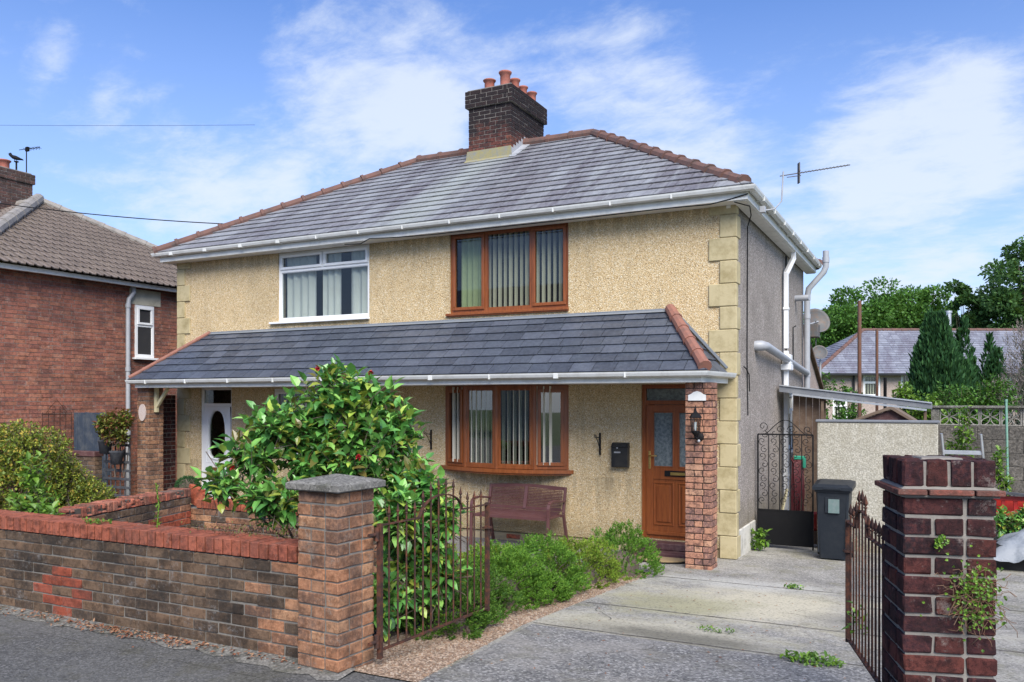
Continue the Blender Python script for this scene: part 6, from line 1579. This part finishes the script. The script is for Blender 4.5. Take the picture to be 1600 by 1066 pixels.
def greyshrub():
    g=thing('grey_shrub','large dry grey shrub at the right edge above the screen wall','shrub',(2.0,22.8,-1)); r=rng(77); b=MB(); st=MB()
    B=[(1.95,22.8,2.5,.50,.5,.95),(2.05,22.8,1.6,.62,.5,.8),(2.5,22.9,2.6,.6,.5,1.2),(1.35,22.6,1.75,.24,.3,.35)]; W=cum(B)
    for i in range(2400):
        p,v=point_in(r,B,W,.3); d=(v*.5+Vector((0,0,.9))+rv(r)*.5).normalized(); L=r.uniform(.1,.22)
        for k in range(4): quad(b,p+d*L*k/4,d+rv(r)*.6,rv(r),.09,.014)
    for i in range(30):
        p,v=point_in(r,B,W,.2); st.tube([(2.0+r.uniform(-.2,.2),22.8,-1),Vector((2,22.8,.6)).lerp(p,.5),p],[.03,.018,.005],5)
    st.build('stems',M['leaf_grey'],g); b.build('twigs',M['leaf_grey'],g)
greyshrub()
broadleaf('bramble_bush','tangled green bramble bush right above the screen wall','bush',(.8,19.5,-.8),[(.25,19.2,1.55,.40,.4,.42),(.75,19.4,1.5,.45,.4,.45),(1.15,19.5,1.65,.40,.4,.5),(.5,19.3,1.0,.8,.5,.6)],900,7,.075,.045,'leaf_tree',31,stems=6)
broadleaf('leafy_bush','yellow green leafy bush right of the lean-to roof','bush',(-.35,18.6,-.7),[(-.20,18.5,1.45,.35,.3,.30),(-.55,18.5,1.75,.22,.2,.25),(0,18.5,1.2,.3,.3,.4)],330,7,.08,.05,'leaf_lime',32,stems=5)
broadleaf('sapling','slim leafy sapling before the screen wall, left of the green pole','sapling',(.42,14.3,-.5),[(.40,14.3,1.25,.14,.14,.38),(.38,14.3,.9,.22,.16,.30),(.22,14.3,.8,.12,.1,.3)],70,6,.085,.045,'leaf_lime',33,stems=4,stemr=.008,lo=.2)
broadleaf('sapling','slim sapling leaning just right of the ladder frame','sapling',(.78,13.4,-.5),[(.80,13.4,.75,.12,.12,.34),(.86,13.4,.45,.2,.14,.25)],60,6,.075,.04,'leaf_lime',34,stems=4,stemr=.007,lo=.2)
broadleaf('low_bush','low green bush behind the black tubs at the right','bush',(1.0,12.5,-.45),[(.80,12.45,.02,.24,.2,.18),(1.2,12.5,.05,.3,.2,.2)],130,7,.09,.05,'leaf_cam',35,stems=4,stemr=.008)
broadleaf('hedge_shrub','dark green hedge beyond the extension roof, under the small dish','hedge',(-5,33,-2),[(-5.0,33,1.8,1.6,.8,1.5),(-3.4,33,1.2,1.2,.8,1.2),(-7,33,2.2,1.6,.8,1.6)],1000,7,.16,.10,'leaf_tree',36,stems=5)

# ------------------------------------------------------------------ across the street: what the bow window mirrors
g=thing('opposite_house','cream rendered house across the street, mirrored in the bow window','house',(-16,-11,0))
b=MB(); ow=[(-20.5,-18.6,3.2,4.4),(-20.5,-18.6,.9,2.2),(-16.6,-14.6,3.2,4.4),(-16.6,-14.6,.9,2.2),(-12.2,-10.4,3.2,4.4),(-12.2,-10.4,.9,2.2)]
panel(b,lambda u,v,d:(u,-10.5-d,v),-26,-5,0,5.0,ow,.15); b.box(-26,-5,-17,-16.9,0,5); b.box(-5.05,-5,-17,-10.5,0,5); b.box(-26,-25.95,-17,-10.5,0,5); b.build('wall',M['cream_render'],g)
for w in ow:
    b=MB(); rect(b,w[0],w[1],w[2],w[3],-10.6,.08,.06); b.box((w[0]+w[1])/2-.04,(w[0]+w[1])/2+.04,-10.6,-10.55,w[2]+.08,w[3]-.08); o=b.build('window',M['upvc'],g)
    b=MB(); b.box(w[0]+.06,w[1]-.06,-10.66,-10.65,w[2]+.06,w[3]-.06); b.build('pane',M['dark'],o)
b=MB(); b.add([(-26.4,-10.1,4.95),(-4.6,-10.1,4.95),(-4.6,-17.4,4.95),(-26.4,-17.4,4.95),(-23,-13.7,7.0),(-8,-13.7,7.0)],[(1,0,4,5),(2,1,5),(3,2,5,4),(0,3,4)]); b.build('roof',M['slate_far'],g)
def car(x,y,rz):
    g=thing('parked_car','white hatchback parked across the street, mirrored in the bow window','car',(x,y,0))
    Mc=Matrix.Translation((x,y,0))@Matrix.Rotation(rz,4,'Z')
    prof=[(-2.0,.35),(-2.05,.62),(-1.98,.95),(-1.75,1.02),(-1.25,1.40),(-.6,1.47),(.25,1.42),(.85,1.02),(1.65,.88),(1.98,.70),(2.02,.38),(1.75,.24),(-1.75,.24)]
    b=MB(); b.M=Mc; n=len(prof)
    def ring(yy,top): return [(px,(yy if pz<1.0 else yy*top),pz) for px,pz in prof]
    rows=[ring(-.80,.82),ring(-.86,.80),ring(.86,.80),ring(.80,.82)]
    rows[0]=[(p[0]*.97,p[1],p[2]*.98+.01) for p in rows[0]]; rows[3]=[(p[0]*.97,p[1],p[2]*.98+.01) for p in rows[3]]
    vs=sum(rows,[]); fs=[]
    for i in range(3):
        for k in range(n): k2=(k+1)%n; fs.append((i*n+k,i*n+k2,(i+1)*n+k2,(i+1)*n+k))
    fs+= [tuple(range(n)),tuple(range(3*n,4*n))[::-1]]
    b.add(vs,fs); b.build('body',M['carwhite'],g)
    for s in (-1,1):
        b=MB(); b.M=Mc; yy=.80*s; b.prism([(-1.45,1.03),(-1.12,1.34),(-.5,1.40),(-.35,1.40),(-.35,1.03)],yy*.86,yy*.90+.02*s,lambda u,v,w:(u,w,v)); b.prism([(-.28,1.03),(-.28,1.40),(.2,1.35),(.70,1.03)],yy*.86,yy*.90+.02*s,lambda u,v,w:(u,w,v)); b.build('side_window',M['blackplastic'],g)
        for px in (-1.3,1.28):
            b=MB(); b.M=Mc@Matrix.Translation((px,.80*s,.32))@Matrix.Rotation(R(90),4,'X'); b.lathe([(.001,-.10),(.2,-.10),(.31,-.09),(.32,0),(.31,.09),(.2,.10),(.001,.10)],(0,0,0),20); w=b.build('wheel',M['tyre'],g)
        b=MB(); b.M=Mc; b.box(1.84,1.99,.48*s,.76*s,.66,.78,.02); b.build('headlight',M['aluminium'],g)
    b=MB(); b.M=Mc; b.add([(.30,-.62,1.405),(.30,.62,1.405),(.88,.74,1.03),(.88,-.74,1.03)],[(0,1,2,3)]); b.add([(-1.27,-.62,1.41),(-1.27,.62,1.41),(-1.74,.74,1.05),(-1.74,-.74,1.05)],[(3,2,1,0)]); b.build('windscreen',M['blackplastic'],g)
car(-12.2,-3.8,R(2))
for o in list(scene.objects):
    if o.get('category') and not o.get('kind'): o['kind']='thing'
